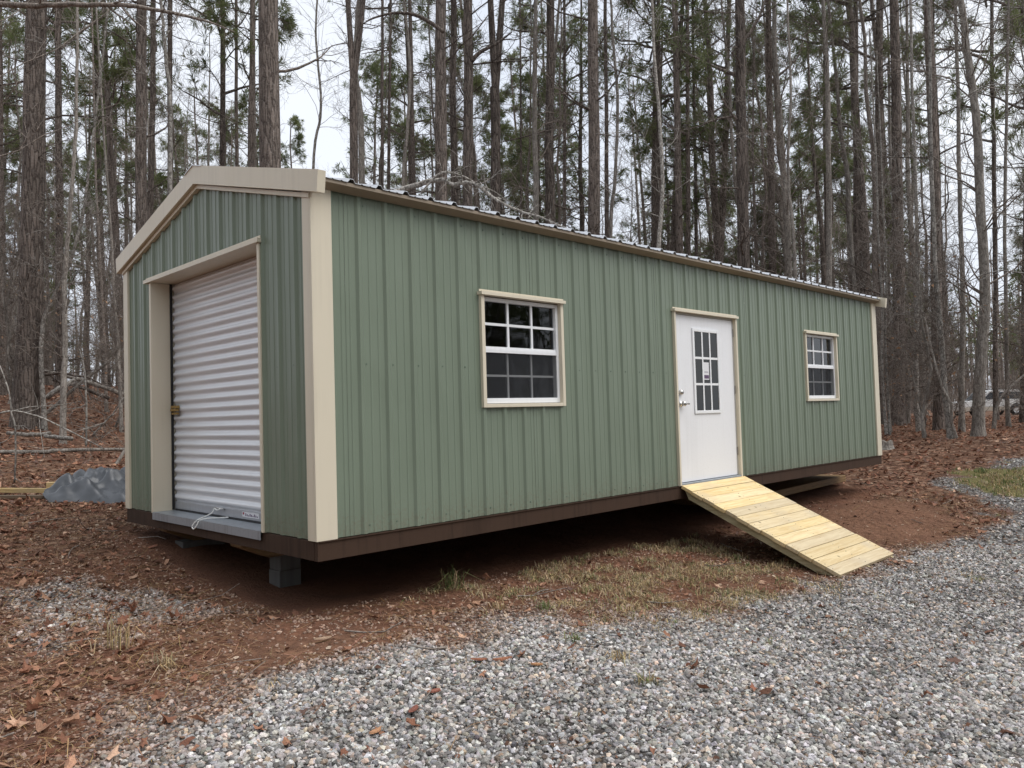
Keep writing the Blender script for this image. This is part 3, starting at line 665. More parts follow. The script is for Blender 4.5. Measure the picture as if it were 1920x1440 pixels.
q = MB(); q.box((XD-.055, G1-.16, .905), (XD-.016, G1-.045, .925)); q.box((XD-.05, G1-.17, .93), (XD-.016, G1-.045, .955)); q.box((XD-.045, G1-.15, .875), (XD-.016, G1-.05, .893)); q.build('latch', MT['brass'], roll, bevel=.003)
yc = 1.77
q = MB(); q.tube([(XD-.006, yc-.06, .075), (XD-.035, yc-.06, .085), (XD-.040, yc, .088), (XD-.035, yc+.06, .085), (XD-.006, yc+.06, .075)], .006, 8); q.build('lift_handle', MT['steel'], roll, True)
rp = [(XD-.04, yc-.05, .085), (XD-.044, yc+.01, .070), (XD-.042, yc+.06, .080), (XD-.06, yc+.070, .045), (XD-.12, yc+.06, .022), (.02, yc+.045, .018), (-.035, yc+.03, .0), (-.055, yc+.05, -.030), (-.060, yc+.055, -.052), (-.062, yc+.02, -.062), (-.055, yc-.01, -.040), (-.030, yc-.02, .004), (.03, yc-.04, .017), (XD-.06, yc-.10, .017), (XD-.02, yc-.15, .020)]
def smooth_path(p, n=6):
    p = np.array(p); out = []
    for i in range(len(p)-1):
        a = p[max(i-1, 0)]; b_ = p[i]; c = p[i+1]; d = p[min(i+2, len(p)-1)]
        for t in np.linspace(0, 1, n, endpoint=False): out.append(.5*((2*b_)+(-a+c)*t+(2*a-5*b_+4*c-d)*t*t+(-a+3*b_-3*c+d)*t**3))
    return np.array(out+[p[-1]])
q = MB(); q.tube(smooth_path(rp), .0055, 6); q.build('pull_rope', MT['rope'], roll, True)
q = MB(); q.box((XD-.0085, 1.125, .040), (XD-.0062, 1.40, .080)); q.build('maker_label', MT['paper'], roll)
q = MB(); xq = XD-.0092
for i in range(9):
    h = .010+.012*((i*7) % 3)/2; q.box((xq, 1.14+i*.024, .048), (xq+.0006, 1.154+i*.024, .048+h))
q.build('label_print', MT['ink'], roll)
q = MB(); q.box((xq, 1.365, .058), (xq+.0006, 1.39, .076)); q.build('label_print', MT['redink'], roll)
# opening trim: jambs (deep tan reveals), header with soffit, galvanized sill
mb = MB(); mb.box((-.030, G1-.002, -.004), (XD+.06, G1+.034, GH+.002)); mb.build('jamb_trim', MT['tan'], shed, bevel=.003)
mb = MB(); mb.box((-.030, G0-.032, -.004), (XD+.06, G0+.002, GH+.002)); mb.build('jamb_trim', MT['tan'], shed, bevel=.003)
mb = MB(); mb.box((-.050, G0-.050, GH+.004), (XD+.06, G1+.12, GH+.034)); mb.box((-.026, G0-.050, GH+.034), (-.022, G1+.12, GH+.054)); mb.build('door_header', MT['tan'], shed)
mb = MB(); mb.box((-.034, G0+.004, .0005), (XD+.05, G1-.004, .006)); mb.box((-.036, G0+.004, -.058), (-.0305, G1-.004, .006)); mb.box((-.0305, G0+.005, -.0055), (-.016, G1-.005, .0004)); mb.build('sill_plate', MT['galv'], shed)

# ------------------------------------------------------------------ ramp
RA = math.atan2(.715, 1.60)
ramp_o = thing('ramp', 'new yellow pine plank ramp from the white door down to the gravel', 'ramp', (4.86, -.035, .004))
NP = 13; RL = math.hypot(.715, 1.60); pw = RL/NP
cs, sn = math.cos(RA), math.sin(RA)
for i in range(NP):
    q = MB(); x0 = -.645+rng.uniform(-.012, .012); x1 = .645+rng.uniform(-.010, .010)
    q.box((x0, -pw/2+.0025, -.034), (x1, pw/2-.0025, 0))
    s = (i+.5)*pw
    q.build('plank', MT['plank'], ramp_o, bevel=.003, loc=(0, -s*cs, -s*sn+rng.uniform(-.002, .002)), rot=(RA+rng.uniform(-.006, .006), 0, 0))
for x in (-.62, -.02, .58):
    q = MB(); d = .125
    def pt(s, h): return (-s*cs-h*sn*0-(-h)*-sn*0, -s*sn)  # helper for clarity
    poly = []
    for (s, h) in ((.0, -.0355), (RL-.005, -.0355), (RL-.02, -.045), (RL-.30, -d-.03), (.0, -d-.03)):
        poly.append((-s*cs+h*sn, -s*sn+h*cs))
    poly = [(min(p[0], -.006), p[1]) for p in poly]
    q.prism(poly, 0, x, x+.038); q.build('stringer', MT['stringer'], ramp_o)
q = MB()
for i in range(NP):
    for x in (-.60, 0, .60):
        for e in (-.03, .03):
            s = (i+.5)*pw+e; V, Qq = lathe([(.001, .002), (.005, .0018), (.0055, -.004)], 6)
            V = V[:, [0, 2, 1]]; V = np.c_[V[:, 0]+x, V[:, 1]*cs-s*cs, V[:, 2]-s*sn]
            q.add(V, Qq)
o = q.build('deck_screws', MT['steel'], ramp_o); o['kind'] = 'stuff'

# ------------------------------------------------------------------ blocks and timbers under the shed
def block(x0, y0, z0, x1, y1, z1, label, hollow=True):
    q = MB()
    if hollow:
        t = .035; q.box((x0, y0, z0), (x1, y0+t, z1)); q.box((x0, y1-t, z0), (x1, y1, z1))
        for xx in (x0, (x0+x1)/2-t/2, x1-t): q.box((xx, y0+t, z0+.001), (xx+t, y1-t, z1-.001))
        q.box((x0+t, y0+t, z0+.002), (x1-t, y1-t, z0+.03))
    else: q.box((x0, y0, z0), (x1, y1, z1))
    o = q.build('concrete_block', MT['concrete'], None, bevel=.005)
    return tag(o, label, 'block', 'concrete blocks under the skids')
zb = -.285
block(.40, 1.245, zb-.125, .58, 1.425, zb-.001, 'upper grey block under the skid end below the roll-up door sill', False)
block(.395, 1.25, zb-.27, .585, 1.43, zb-.127, 'lower grey block on the soil below the roll-up door sill', False)
block(.20, 2.66, zb-.14, .60, 2.84, zb-.001, 'grey block under the skid below the left jamb of the roll-up door', False)
block(3.1, 2.67, zb-.18, 3.5, 2.85, zb-.001, 'shaded grey block under the middle of the long wall')
block(8.35, 1.24, zb-.14, 8.75, 1.42, zb-.001, 'dark block under the far end of the shed')
q = MB(); q.box((6.3, .42, -.56), (9.95, 1.35, -.46)); o = q.build('timber_mat', MT['skid'], None, bevel=.01, rot=(0, -.012, .02)); tag(o, 'weathered timber slab on the soil under the far end of the shed', 'timber')

def pt_ground(x, y, dz=0.0): return np.array([x, y, float(gz(np.array([x]), np.array([y]))[0])+dz])
#==SPLIT==
#==PART2==
# ------------------------------------------------------------------ tarp and lumber left of the shed
def tarp():
    ns, nt_ = 130, 80
    s = np.linspace(0, 1, ns)[:, None]; t = np.linspace(-1, 1, nt_)[None, :]
    A0 = np.array([0.10, 6.02]); ax = np.array([.85, -.50]); ax = ax/np.linalg.norm(ax); pr = np.array([-ax[1], ax[0]])
    wob = 1+.12*np.sin(s*7+t)+.05*np.sin(s*13-2*t)
    ss = s*2.6+.10*np.sin(t*4+1)*(1-s)+.06*t**2
    tt = t*.62*wob
    x = A0[0]+ax[0]*ss+pr[0]*tt; y = A0[1]+ax[1]*ss+pr[1]*tt
    dome = np.clip(1-np.abs(t*1.02)**2.3, 0, 1)*(.72+.28*sstep(0, .10, s))*(.85+.3*vnoise(s*3+0*t, t*1.5+3, 4))
    def tri(q): return np.abs((q % 1)*2-1)
    wx = s*2.6+.10*np.sin(t*3.1+s*4); wy = t*.62+.08*np.sin(s*8)
    cr = .095*tri(wx*1.5+wy*2.0+.2)+.080*tri(wx*1.7-wy*2.7+.55)+.060*tri(wx*3.4+wy*1.1+.1)+.045*tri(wx*2.5-wy*5.2+.8)+.028*tri(wx*6.0+wy*4.3)
    z = .22*dome+(cr-.12)*(.08+1.35*dome)
    for _ in range(1): z[1:-1, 1:-1] = .5*z[1:-1, 1:-1]+.125*(z[2:, 1:-1]+z[:-2, 1:-1]+z[1:-1, 2:]+z[1:-1, :-2])
    z = np.maximum(z, .012)+gz(x, y)
    P = np.stack([x, y, z], -1); I = np.arange(ns*nt_).reshape(ns, nt_)
    Q = np.stack([I[:-1, :-1], I[1:, :-1], I[1:, 1:], I[:-1, 1:]], -1).reshape(-1, 4)
    m, nt, b = new_mat('grey_poly_tarp'); no = nd(nt, 'ShaderNodeTexNoise', Scale=6.0, Detail=5.0); nt.links.new(coords(nt), no.inputs['Vector'])
    nt.links.new(ramp(nt, no.outputs['Fac'], [(0.3, (0.048, 0.053, 0.060)), (0.7, (0.10, 0.107, 0.118))]), b.inputs['Base Color']); b.inputs['Roughness'].default_value = 0.36; b.inputs['Metallic'].default_value = 0.1
    f2 = nd(nt, 'ShaderNodeTexNoise', Scale=22.0, Detail=3.0); nt.links.new(coords(nt), f2.inputs['Vector']); bump(nt, f2.outputs['Fac'], b, 0.08, 0.01)
    o = link('tarp', np_mesh('tarp', P.reshape(-1, 3), Q, None, m, True)); tag(o, 'crumpled grey tarp heaped over lumber left of the shed', 'tarp')
    so = o.modifiers.new('thick', 'SOLIDIFY'); so.thickness = .006
tarp()
def board(p, q, w, h, label, mat='lumber'):
    p = np.array(p, float); q = np.array(q, float); d = q-p; Ln = np.linalg.norm(d)
    m = MB(); m.box((0, -w/2, 0), (Ln, w/2, h)); o = m.build('board', MT[mat], None, bevel=.003)
    o.rotation_euler = (0, -math.asin(d[2]/Ln), math.atan2(d[1], d[0])); o.location = p
    tag(o, label, 'board', 'boards by the tarp'); return o
a = pt_ground(-.02, 6.08, .10); b_ = pt_ground(.55, 5.77, .13); board(a, b_, .14, .07, 'short yellow board end sticking out of the tarp')
board(a+np.array([.05, .03, -.09]), b_+np.array([0, .03, -.09]), .16, .05, 'lower yellow board sticking out beneath the tarp')
a = pt_ground(-1.35, 6.72, .03); b_ = pt_ground(.5, 5.72, .04); board(a, b_, .09, .05, 'long yellow board running left from the tarp')
a = pt_ground(-1.1, 6.30, .01); b_ = pt_ground(.35, 5.52, .01); board(a, b_, .10, .035, 'greyed board lying in the leaves in front of the tarp', 'oldwood')

# ------------------------------------------------------------------ fallen wood
def pole(P, R, name, label, cat, mat, kidsn=0, k=8, group=None):
    P = smooth_path(np.array(P, float), 5); n = len(P); R = np.interp(np.linspace(0, 1, n), np.linspace(0, 1, len(R)), R)
    P = P+rng.normal(0, .012, P.shape)*np.minimum(1, R[:, None]*12)
    m = MB(); m.tube(P, R, k)
    if kidsn:
        S, D, r, t, _ = kids(P[None], R[None], kidsn, .25, .98, (.5, 1.1), .55)
        Lk = rng.uniform(.3, .9, len(S))*(1.2-t); Pk = grow(S, D, Lk, 5, .22, .03); Rk = np.maximum(r, .003)[:, None]*np.linspace(1, .3, 5)
        V, Q = tubes(Pk, Rk, 4); m.add(V, Q)
        S, D, r, t, _ = kids(Pk, Rk, 3, .3, 1, (.4, 1.0), .7); Pk = grow(S, D, rng.uniform(.15, .4, len(S)), 4, .25, 0); V, Q = tubes(Pk, np.maximum(r, .0025)[:, None]*np.linspace(1, .3, 4), 3); m.add(V, Q)
    o = m.build(name, MT[mat], None, True); tag(o, label, cat, group); return o
pole([pt_ground(-.9, 10.35, .05), pt_ground(.76, 10.04, .05), pt_ground(1.5, 9.93, .05), pt_ground(3.0, 9.6, .06)], [.028, .034, .03, .022], 'fallen_log', 'thin fallen pole lying level in the leaves behind the tarp', 'log', 'grey_bark')
pole([at(80, 694, 18), at(150, 712, 18.4), at(240, 741, 19)], [.035, .05, .055], 'fallen_log', 'uppermost fallen log on the slope left of the shed', 'log', 'grey_bark', 4)
pole([at(100, 713, 18.2), at(150, 726, 18.3), at(205, 747, 18.6)], [.03, .04, .045], 'fallen_log', 'lower fallen log beneath the others on the slope', 'log', 'pine_bark', 2)
pole([at(88, 745, 17.4), at(112, 728, 17.5), at(150, 706, 18)], [.06, .055, .035], 'fallen_log', 'pale log end leaning on the fallen logs on the slope', 'log', 'pale_bark')
pole([at(60, 800, 16.5), at(150, 720, 17), at(240, 648, 17.6), at(300, 590, 18)], [.04, .035, .028, .015], 'leaning_pole', 'dead pole leaning up to the right behind the fallen logs', 'branch', 'grey_bark', 6)
pole([at(15, 812, 12.8), at(60, 815, 12.6), at(95, 812, 12.6)], [.03, .035, .03], 'fallen_log', 'short rotten log at the foot of the big left pine', 'log', 'grey_bark')
pole([at(85, 818, 12.4), at(135, 822, 12.2)], [.03, .035], 'fallen_log', 'bark-stripped stick right of the big left pine foot', 'log', 'pale_bark')
pole([at(-15, 780, 9.2), at(20, 771, 9.2), at(70, 780, 9.2), at(130, 808, 9.1), at(195, 841, 9.0)], [.012, .012, .011, .009, .006], 'bent_branch', 'pale bent twig arching over the slope behind the tarp', 'branch', 'pale_bark', 5, 5)
pole([at(-12, 660, 8.2), at(14, 725, 8.2), at(22, 775, 8.2), at(28, 800, 8.2), at(29, 850, 8.2), at(27, 905, 8.2)], [.007, .008, .008, .009, .009, .010], 'sapling', 'leafless crooked stem at the left edge behind the boards', 'sapling', 'pale_bark', 5, 5)
pole([at(149, 655, 10), at(158, 690, 10), at(161, 740, 10), at(162, 790, 10), at(161, 836, 10)], [.007, .010, .012, .013, .014], 'sapling', 'straight pale stem standing behind the tarp', 'sapling', 'pale_bark', 4, 5)
pole([at(232, 745, 9.6), at(212, 775, 9.6), at(193, 795, 9.6), at(174, 816, 9.6)], [.006, .008, .008, .009], 'bent_branch', 'forked pale twig leaning beside the shed corner', 'branch', 'pale_bark', 3, 5)
for pp, rr in (([(705, 372), (760, 350), (800, 337), (830, 334), (850, 342), (880, 338), (910, 355), (935, 373), (975, 392), (1010, 402), (1065, 425)], (.05, .045, .04, .035, .03, .028, .025, .022, .018, .014, .008)),):
    pole([at(u, v+4, 12.2-.12*i) for i, (u, v) in enumerate(pp)], rr, 'bent_branch', 'long bare branch arching behind the roof ridge line', 'branch', 'pale_bark', 16, 6)
pole([at(u, v, 11.8) for (u, v) in [(790, 362), (812, 335), (830, 323), (850, 324), (878, 335), (905, 352), (930, 376)]], [.02, .017, .015, .013, .011, .008, .005], 'bent_branch', 'thinner bare branch looping above the roof edge', 'branch', 'pale_bark', 8, 5)
# stump
def stump(x, y, r, h, label):
    k = 22; a = np.arange(k)*2*math.pi/k; rr = r*(1+.10*np.sin(a*5+1)+rng.normal(0, .04, k)); z0 = float(gz(np.array([x]), np.array([y]))[0])-.03
    rings = [(1.35, 0), (1.12, .25), (1.0, .6), (.97, 1.0)]; V = []
    for i, (f, hz) in enumerate(rings):
        top = h*hz*(1+(.35*np.abs(np.sin(a*2.5))*(i == 3)))
        V.append(np.c_[x+np.cos(a)*rr*f, y+np.sin(a)*rr*f, z0+top])
    V.append(np.array([[x, y, z0+h*.8]])); V = np.concatenate(V); n = len(rings)
    Q = [(i*k+j, i*k+(j+1) % k, (i+1)*k+(j+1) % k, (i+1)*k+j) for i in range(n-1) for j in range(k)]; T = [((n-1)*k+j, (n-1)*k+(j+1) % k, n*k) for j in range(k)]
    o = link('stump', np_mesh('stump', V, Q, T, MT['grey_bark'])); tag(o, label, 'stump')
stump(13.9, 1.42, .15, .15, 'low jagged grey stump beyond the far corner of the shed')

# ------------------------------------------------------------------ trees
def tufts(C, D, n, ln, wd, spread):
    """needle sprays: n narrow faces fanning from each point"""
    M = len(C); Cx = np.repeat(C, n, 0); Dx = nrm(np.repeat(nrm(D), n, 0)+rng.normal(0, spread, (M*n, 3)))
    l = rng.uniform(.6, 1.1, (M*n, 1))*ln; pr = nrm(np.cross(Dx, rng.normal(0, 1, Dx.shape)))*wd/2
    b0 = Cx+Dx*l*.05; mid = Cx+Dx*l*.55; tip = Cx+Dx*l-np.array([0, 0, 1])*l*.12
    V = np.stack([b0, mid-pr, tip, mid+pr], 1).reshape(-1, 3)
    Q = np.arange(M*n*4).reshape(-1, 4); return V, Q
def pine_crown(H0, H1, spread, nl, seed_dead=0, nt_=14, nw=.016, nlen=.20, subs=5, kp=.82):
    """limbs from height H0 to H1 (trunk at the origin); returns branch mesh and needle mesh"""
    br = MB(); nd_ = MB()
    h = np.sort(rng.uniform(H0, H1, nl)); f = (h-H0)/(H1-H0); az = rng.uniform(0, 2*math.pi, nl)
    Ln = spread*(1.05-.75*f)*rng.uniform(.55, 1.15, nl)*np.clip(.45+f*3, 0, 1)
    S = np.c_[np.zeros(nl), np.zeros(nl), h]; D = np.c_[np.cos(az), np.sin(az), .15+.5*f]
    P = grow(S, D, Ln, 7, .13, .05); R = (.012+.012*Ln)[:, None]*np.linspace(1, .25, 7)
    V, Q = tubes(P, R, 4); br.add(V, Q)
    S, D, r, t, _ = kids(P, R, subs, .3, 1.0, (.5, 1.1), .6); L2 = rng.uniform(.35, .9, len(S))*(spread/2.6)*(1.25-.5*t)
    P2 = grow(S, D, L2, 5, .2, .10); R2 = np.maximum(r, .004)[:, None]*np.linspace(1, .4, 5); V, Q = tubes(P2, R2, 3); br.add(V, Q)
    C = np.concatenate([P2[:, -1], P2[:, 3], P2[:, 2], P[:, -1]]); Dd = np.concatenate([P2[:, -1]-P2[:, -2], P2[:, 3]-P2[:, 2]+rng.normal(0, .04, P2[:, 0].shape), P2[:, 2]-P2[:, 1]+rng.normal(0, .06, P2[:, 0].shape), P[:, -1]-P[:, -2]])
    keep = rng.random(len(C)) < kp
    V, Q = tufts(C[keep], Dd[keep], nt_, nlen, nw, .75); nd_.add(V, Q)
    return br, nd_
def trunk_mesh(P, R, k=12, flare=True, rough=.02):
    V, Q = tubes(P[None], R[None], k); n = len(P); V = V.reshape(n, k, 3)
    V = V+(V-P[:, None, :])*rng.normal(0, rough, (n, k, 1))
    return V.reshape(-1, 3), Q
def dead_limbs(m, P, R, n, t0, t1, lmin, lmax, fork=3, up=.02, ang=(1.1, 1.6), k=4):
    S, D, r, t, _ = kids(P[None], R[None], n, t0, t1, ang, .22)
    Lk = rng.uniform(lmin, lmax, n)*rng.uniform(.5, 1, n); Pk = grow(S, D, Lk, 7, .17, up); r0 = np.minimum(np.maximum(r, .006), .006+.013*Lk); Rk = r0[:, None]*np.linspace(1, .3, 7)
    V, Q = tubes(Pk, Rk, k); m.add(V, Q)
    if fork:
        S, D, r, t, _ = kids(Pk, Rk, fork, .25, 1, (.4, 1.1), .65); L2 = rng.uniform(.2, .55, len(S))*np.repeat(Lk, fork); P2 = grow(S, D, L2, 5, .22, up); R2 = np.maximum(r, .0045)[:, None]*np.linspace(1, .45, 5)
        V, Q = tubes(P2, R2, 3); m.add(V, Q)
        S, D, r, t, _ = kids(P2, R2, fork, .2, 1, (.4, 1.1), .7); P3 = grow(S, D, rng.uniform(.15, .5, len(S)), 4, .25, up); V, Q = tubes(P3, np.maximum(r, .0038)[:, None]*np.linspace(1, .5, 4), 3); m.add(V, Q)
# shared crowns of the tall pines (their tops are high above)
CROWN = []
for i in range(3):
    b1, n1 = pine_crown(0, 8.5, 3.1, 22, nt_=16, nw=.022, nlen=.27)
    CROWN.append((b1.mesh('limbs', MT['pine_bark'], True), n1.mesh('crown', MT['needles'])))
def tall_pine(u, ut, w, depth, label, H=23, ch=14.5, dead=26, limbs=(), dl=2.9, low=.12):
    base = at(u, 760, depth); base = pt_ground(base[0], base[1], -.08)
    tp = at(ut, 0, depth*1.0); d = tp-base; d = d/d[2]
    n = 26; z = np.r_[0, .15, .4, .8, np.linspace(1.4, H, n-4)]
    sway = np.cumsum(rng.normal(0, .012, (n, 2)), 0)*np.minimum(1, z/3)[:, None]
    P = np.c_[d[:2]*z[:, None]+sway, z]; r0 = w*depth/FPX/2
    R = r0*(1+.38*np.exp(-z/.35))*(1.04-.62*z/H)
    t = thing('pine_tree', label, 'tree', base, 0, 'pines standing behind the shed')
    V, Q = trunk_mesh(P, R, 18); link('trunk', np_mesh('trunk', V, Q, None, MT['pine_bark'], True), t)
    m = MB()
    if dead: dead_limbs(m, P, R, dead, low, .62, .6, dl, 4)
    for pts, rr in limbs:
        pl = smooth_path(np.array([at(a, b, depth-.3) for a, b in pts])-base, 4); rl = np.interp(np.linspace(0, 1, len(pl)), np.linspace(0, 1, len(rr)), rr)
        m.tube(pl, rl, 7); dead_limbs(m, pl, rl, 9, .2, 1, .5, 1.6, 3, .02, (.5, 1.1))
    if m.n: m.build('branches', MT['pine_bark'], t, True)['kind'] = 'stuff'
    c = CROWN[rng.integers(3)]; k = np.argmin(np.abs(z-ch)); rz = rng.uniform(0, 6.28)
    for nm, me in zip(('limbs', 'crown'), c):
        o = link(nm, me, t, P[k], (0, 0, rz)); o['kind'] = 'stuff'; o.scale = (1, 1, (H-z[k])/8.5)
    return t
def hardwood_path(base, P, R, label, mat, t=None, n1=14, t0=.25, lm=(.8, 2.6), fork=4, name='hardwood_tree', group='bare hardwoods', up=.03, leaves=0):
    t = thing(name, label, 'tree', base, 0, group)
    V, Q = trunk_mesh(P, R, 14, rough=.03); link('trunk', np_mesh('trunk', V, Q, None, MT[mat], True), t)
    m = MB(); dead_limbs(m, P, R, n1, t0, 1, lm[0], lm[1], fork, up, (.5, 1.35)); m.build('branches', MT['twig' if mat != 'pale_bark' else mat], t, True)['kind'] = 'stuff'
    return t
def hardwood(pts, w, depth, label, mat='pale_bark', n1=16, t0=.25, lm=(.8, 2.6), fork=4, top=0.4, name='hardwood_tree'):
    """trunk through photo columns pts [(u,v)...] from the foot up"""
    base = at(pts[0][0], pts[0][1], depth); base = pt_ground(base[0], base[1], -.06)
    Q = [at(u, v, depth)-base for u, v in pts]; Q[0] = np.zeros(3)
    Q.append(Q[-1]+(Q[-1]-Q[-2])/np.linalg.norm(Q[-1]-Q[-2])*3.0)
    P = smooth_path(Q, 6); P = P+np.cumsum(rng.normal(0, .006, P.shape), 0)*np.minimum(1, P[:, 2:]/1.5)
    f = np.linspace(0, 1, len(P)); r0 = w*depth/FPX/2; R = r0*(1+.35*np.exp(-P[:, 2]/.25))*(1-(1-top)*f)
    return hardwood_path(base, P, R, label, mat, n1=n1, t0=t0, lm=lm, fork=fork, name=name)
TP = [  # u at the foot, u at the top of the frame, width in photo pixels, distance, label
 (47, 66, 42, 15.6, 'big rough-barked pine at the left edge behind the tarp', dict(dead=22)),
 (112, 106, 14, 22, 'slim pine just right of the big left-edge pine', dict(ch=9.5)),
 (268, 258, 23, 20, 'thick pine rising above the left slope of the roof', {}),
 (282, 288, 13, 25, 'thinner pine close behind the thick pine over the left roof slope', dict(ch=10)),
 (318, 322, 12, 26, 'straight pine behind the pale birch-like trunk over the roof', {}),
 (413, 417, 12.5, 27, 'slim pine above the roof peak, the thicker of a pair', dict(ch=10)),
 (446, 442, 8.5, 30, 'slim pine above the roof peak, the thinner of a pair', {}),
 (507, 500, 43, 15.2, 'biggest pine trunk behind the right slope of the gable roof', dict(dead=10)),
 (717, 712, 8, 30, 'thin pine left of the thick pair over the long roof', {}),
 (729, 732, 8, 33, 'thinnest pine between the twin-stem pine and the thick pair', {}),
 (785, 770, 10.5, 27, 'slim pine just left of the thick pair over the long roof', {}),
 (832, 832, 26, 18.5, 'thick pine, left of the thick pair over the long roof', dict(dead=8, limbs=[([(832, 60), (800, 38), (770, 26), (735, 25), (700, 34), (680, 45)], (.05, .045, .04, .03, .022, .012))])),
 (853, 850, 15, 22, 'pine half hidden behind the thick pine over the long roof', {}),
 (874, 877, 22, 20, 'thick pine, right of the thick pair over the long roof', dict(limbs=[([(884, 115), (900, 98), (930, 82), (960, 60)], (.06, .05, .035, .015))])),
 (978, 976, 5.5, 34, 'thinnest straight pine between forked pine and mottled trunk', {}),
 (1029, 1032, 20, 22, 'dark pine right of the mottled trunk', {}),
 (1060, 1056, 8, 29, 'thin pine between the dark pine and the broad central pine', dict(ch=10.5)),
 (1110, 1112, 25, 19.5, 'broad central pine left of the white door bay', {}),
 (1140, 1137, 9.5, 27, 'thin pine just right of the broad central pine', {}),
 (1236, 1232, 10.5, 27, 'slim pine above the door bay, left of a stouter one', {}),
 (1272, 1264, 15, 24, 'stouter pine above the white door', dict(ch=10.5)),
 (1290, 1285, 10, 28, 'slim pine behind the roof just right of the door', dict(ch=9.5)),
 (1310, 1302, 8, 31, 'thin pine leaning beside the slim pine right of the door', {}),
 (1397, 1392, 24, 20, 'broad pine with green boughs over the far half of the roof', dict(ch=8.2, H=21)),
 (1456, 1440, 15, 25, 'medium pine right of the broad green-boughed pine', dict(ch=10)),
 (1608, 1606, 12.5, 27, 'slim pine above the far end of the roof', dict(ch=10)),
 (1646, 1648, 18, 24, 'pine rising just behind the far corner of the shed', dict(ch=10.5)),
 (1683, 1674, 22, 22, 'stout dark pine right of the far corner of the shed', dict(dead=26)),
 (1760, 1745, 20, 19.5, 'dark pine between the pale saplings right of the shed', dict(dead=24)),
 (1866, 1858, 9, 27, 'dark pine behind the grey beech at the right', dict(dead=24, ch=9.5)),
 (1919, 1922, 15, 24, 'dark pine at the right edge of the frame', dict(dead=24, ch=10)),
 (5, -8, 18, 21, 'dark pine cut by the left edge of the frame', dict(dead=20)),
]
for (u, ut, w, dp, lab, kw) in TP: tall_pine(u, ut, w, dp, lab, **kw)
# forked and twin pines
def forked(u, vfork, uts, w, depth, label):
    base = at(u, 760, depth); base = pt_ground(base[0], base[1], -.08); t = thing('pine_tree', label, 'tree', base, 0, 'pines standing behind the shed')
    fk = at(u, vfork, depth)-base; r0 = w*depth/FPX/2; m = MB(); zz = np.linspace(0, 1, 12)
    P = fk[None]*zz[:, None]+rng.normal(0, .01, (12, 3)); V, Q = trunk_mesh(P, r0*(1+.3*np.exp(-P[:, 2]/.35))*(1-.12*zz), 16); m.add(V, Q)
    br = MB()
    for ut in uts:
        e = at(ut, -40, depth)-base; d = (e-fk); P = fk-d*.06+np.outer(np.linspace(0, 1, 10), d*1.9)+np.c_[np.sin(np.linspace(0, 3, 10))*(.06 if ut > u else -.06), np.zeros((10, 2))]
        R = r0*np.linspace(.72, .35, 10); V, Q = trunk_mesh(P, R, 12); m.add(V, Q); dead_limbs(br, P, R, 9, .1, .9, .6, 2.2)
        c = CROWN[rng.integers(3)]
        for nm, me in zip(('limbs', 'crown'), c): o = link(nm, me, t, P[-1], (0, 0, rng.uniform(0, 6))); o['kind'] = 'stuff'; o.scale = (.8, .8, .8)
    m.build('trunk', MT['pine_bark'], t, True); br.build('branches', MT['pine_bark'], t, True)['kind'] = 'stuff'
forked(929, 165, (921, 941), 20, 20.5, 'forked pine with two stems right of the thick pair')
forked(663, 150, (654, 681), 17, 20, 'twin-stem pine above the near end of the long roof')
hardwood([(684, 760), (680, 340), (676, 200), (668, 130), (672, 40), (682, -60)], 13, 21, 'dark stem crossing behind the twin-stem pine', 'grey_bark', n1=12)
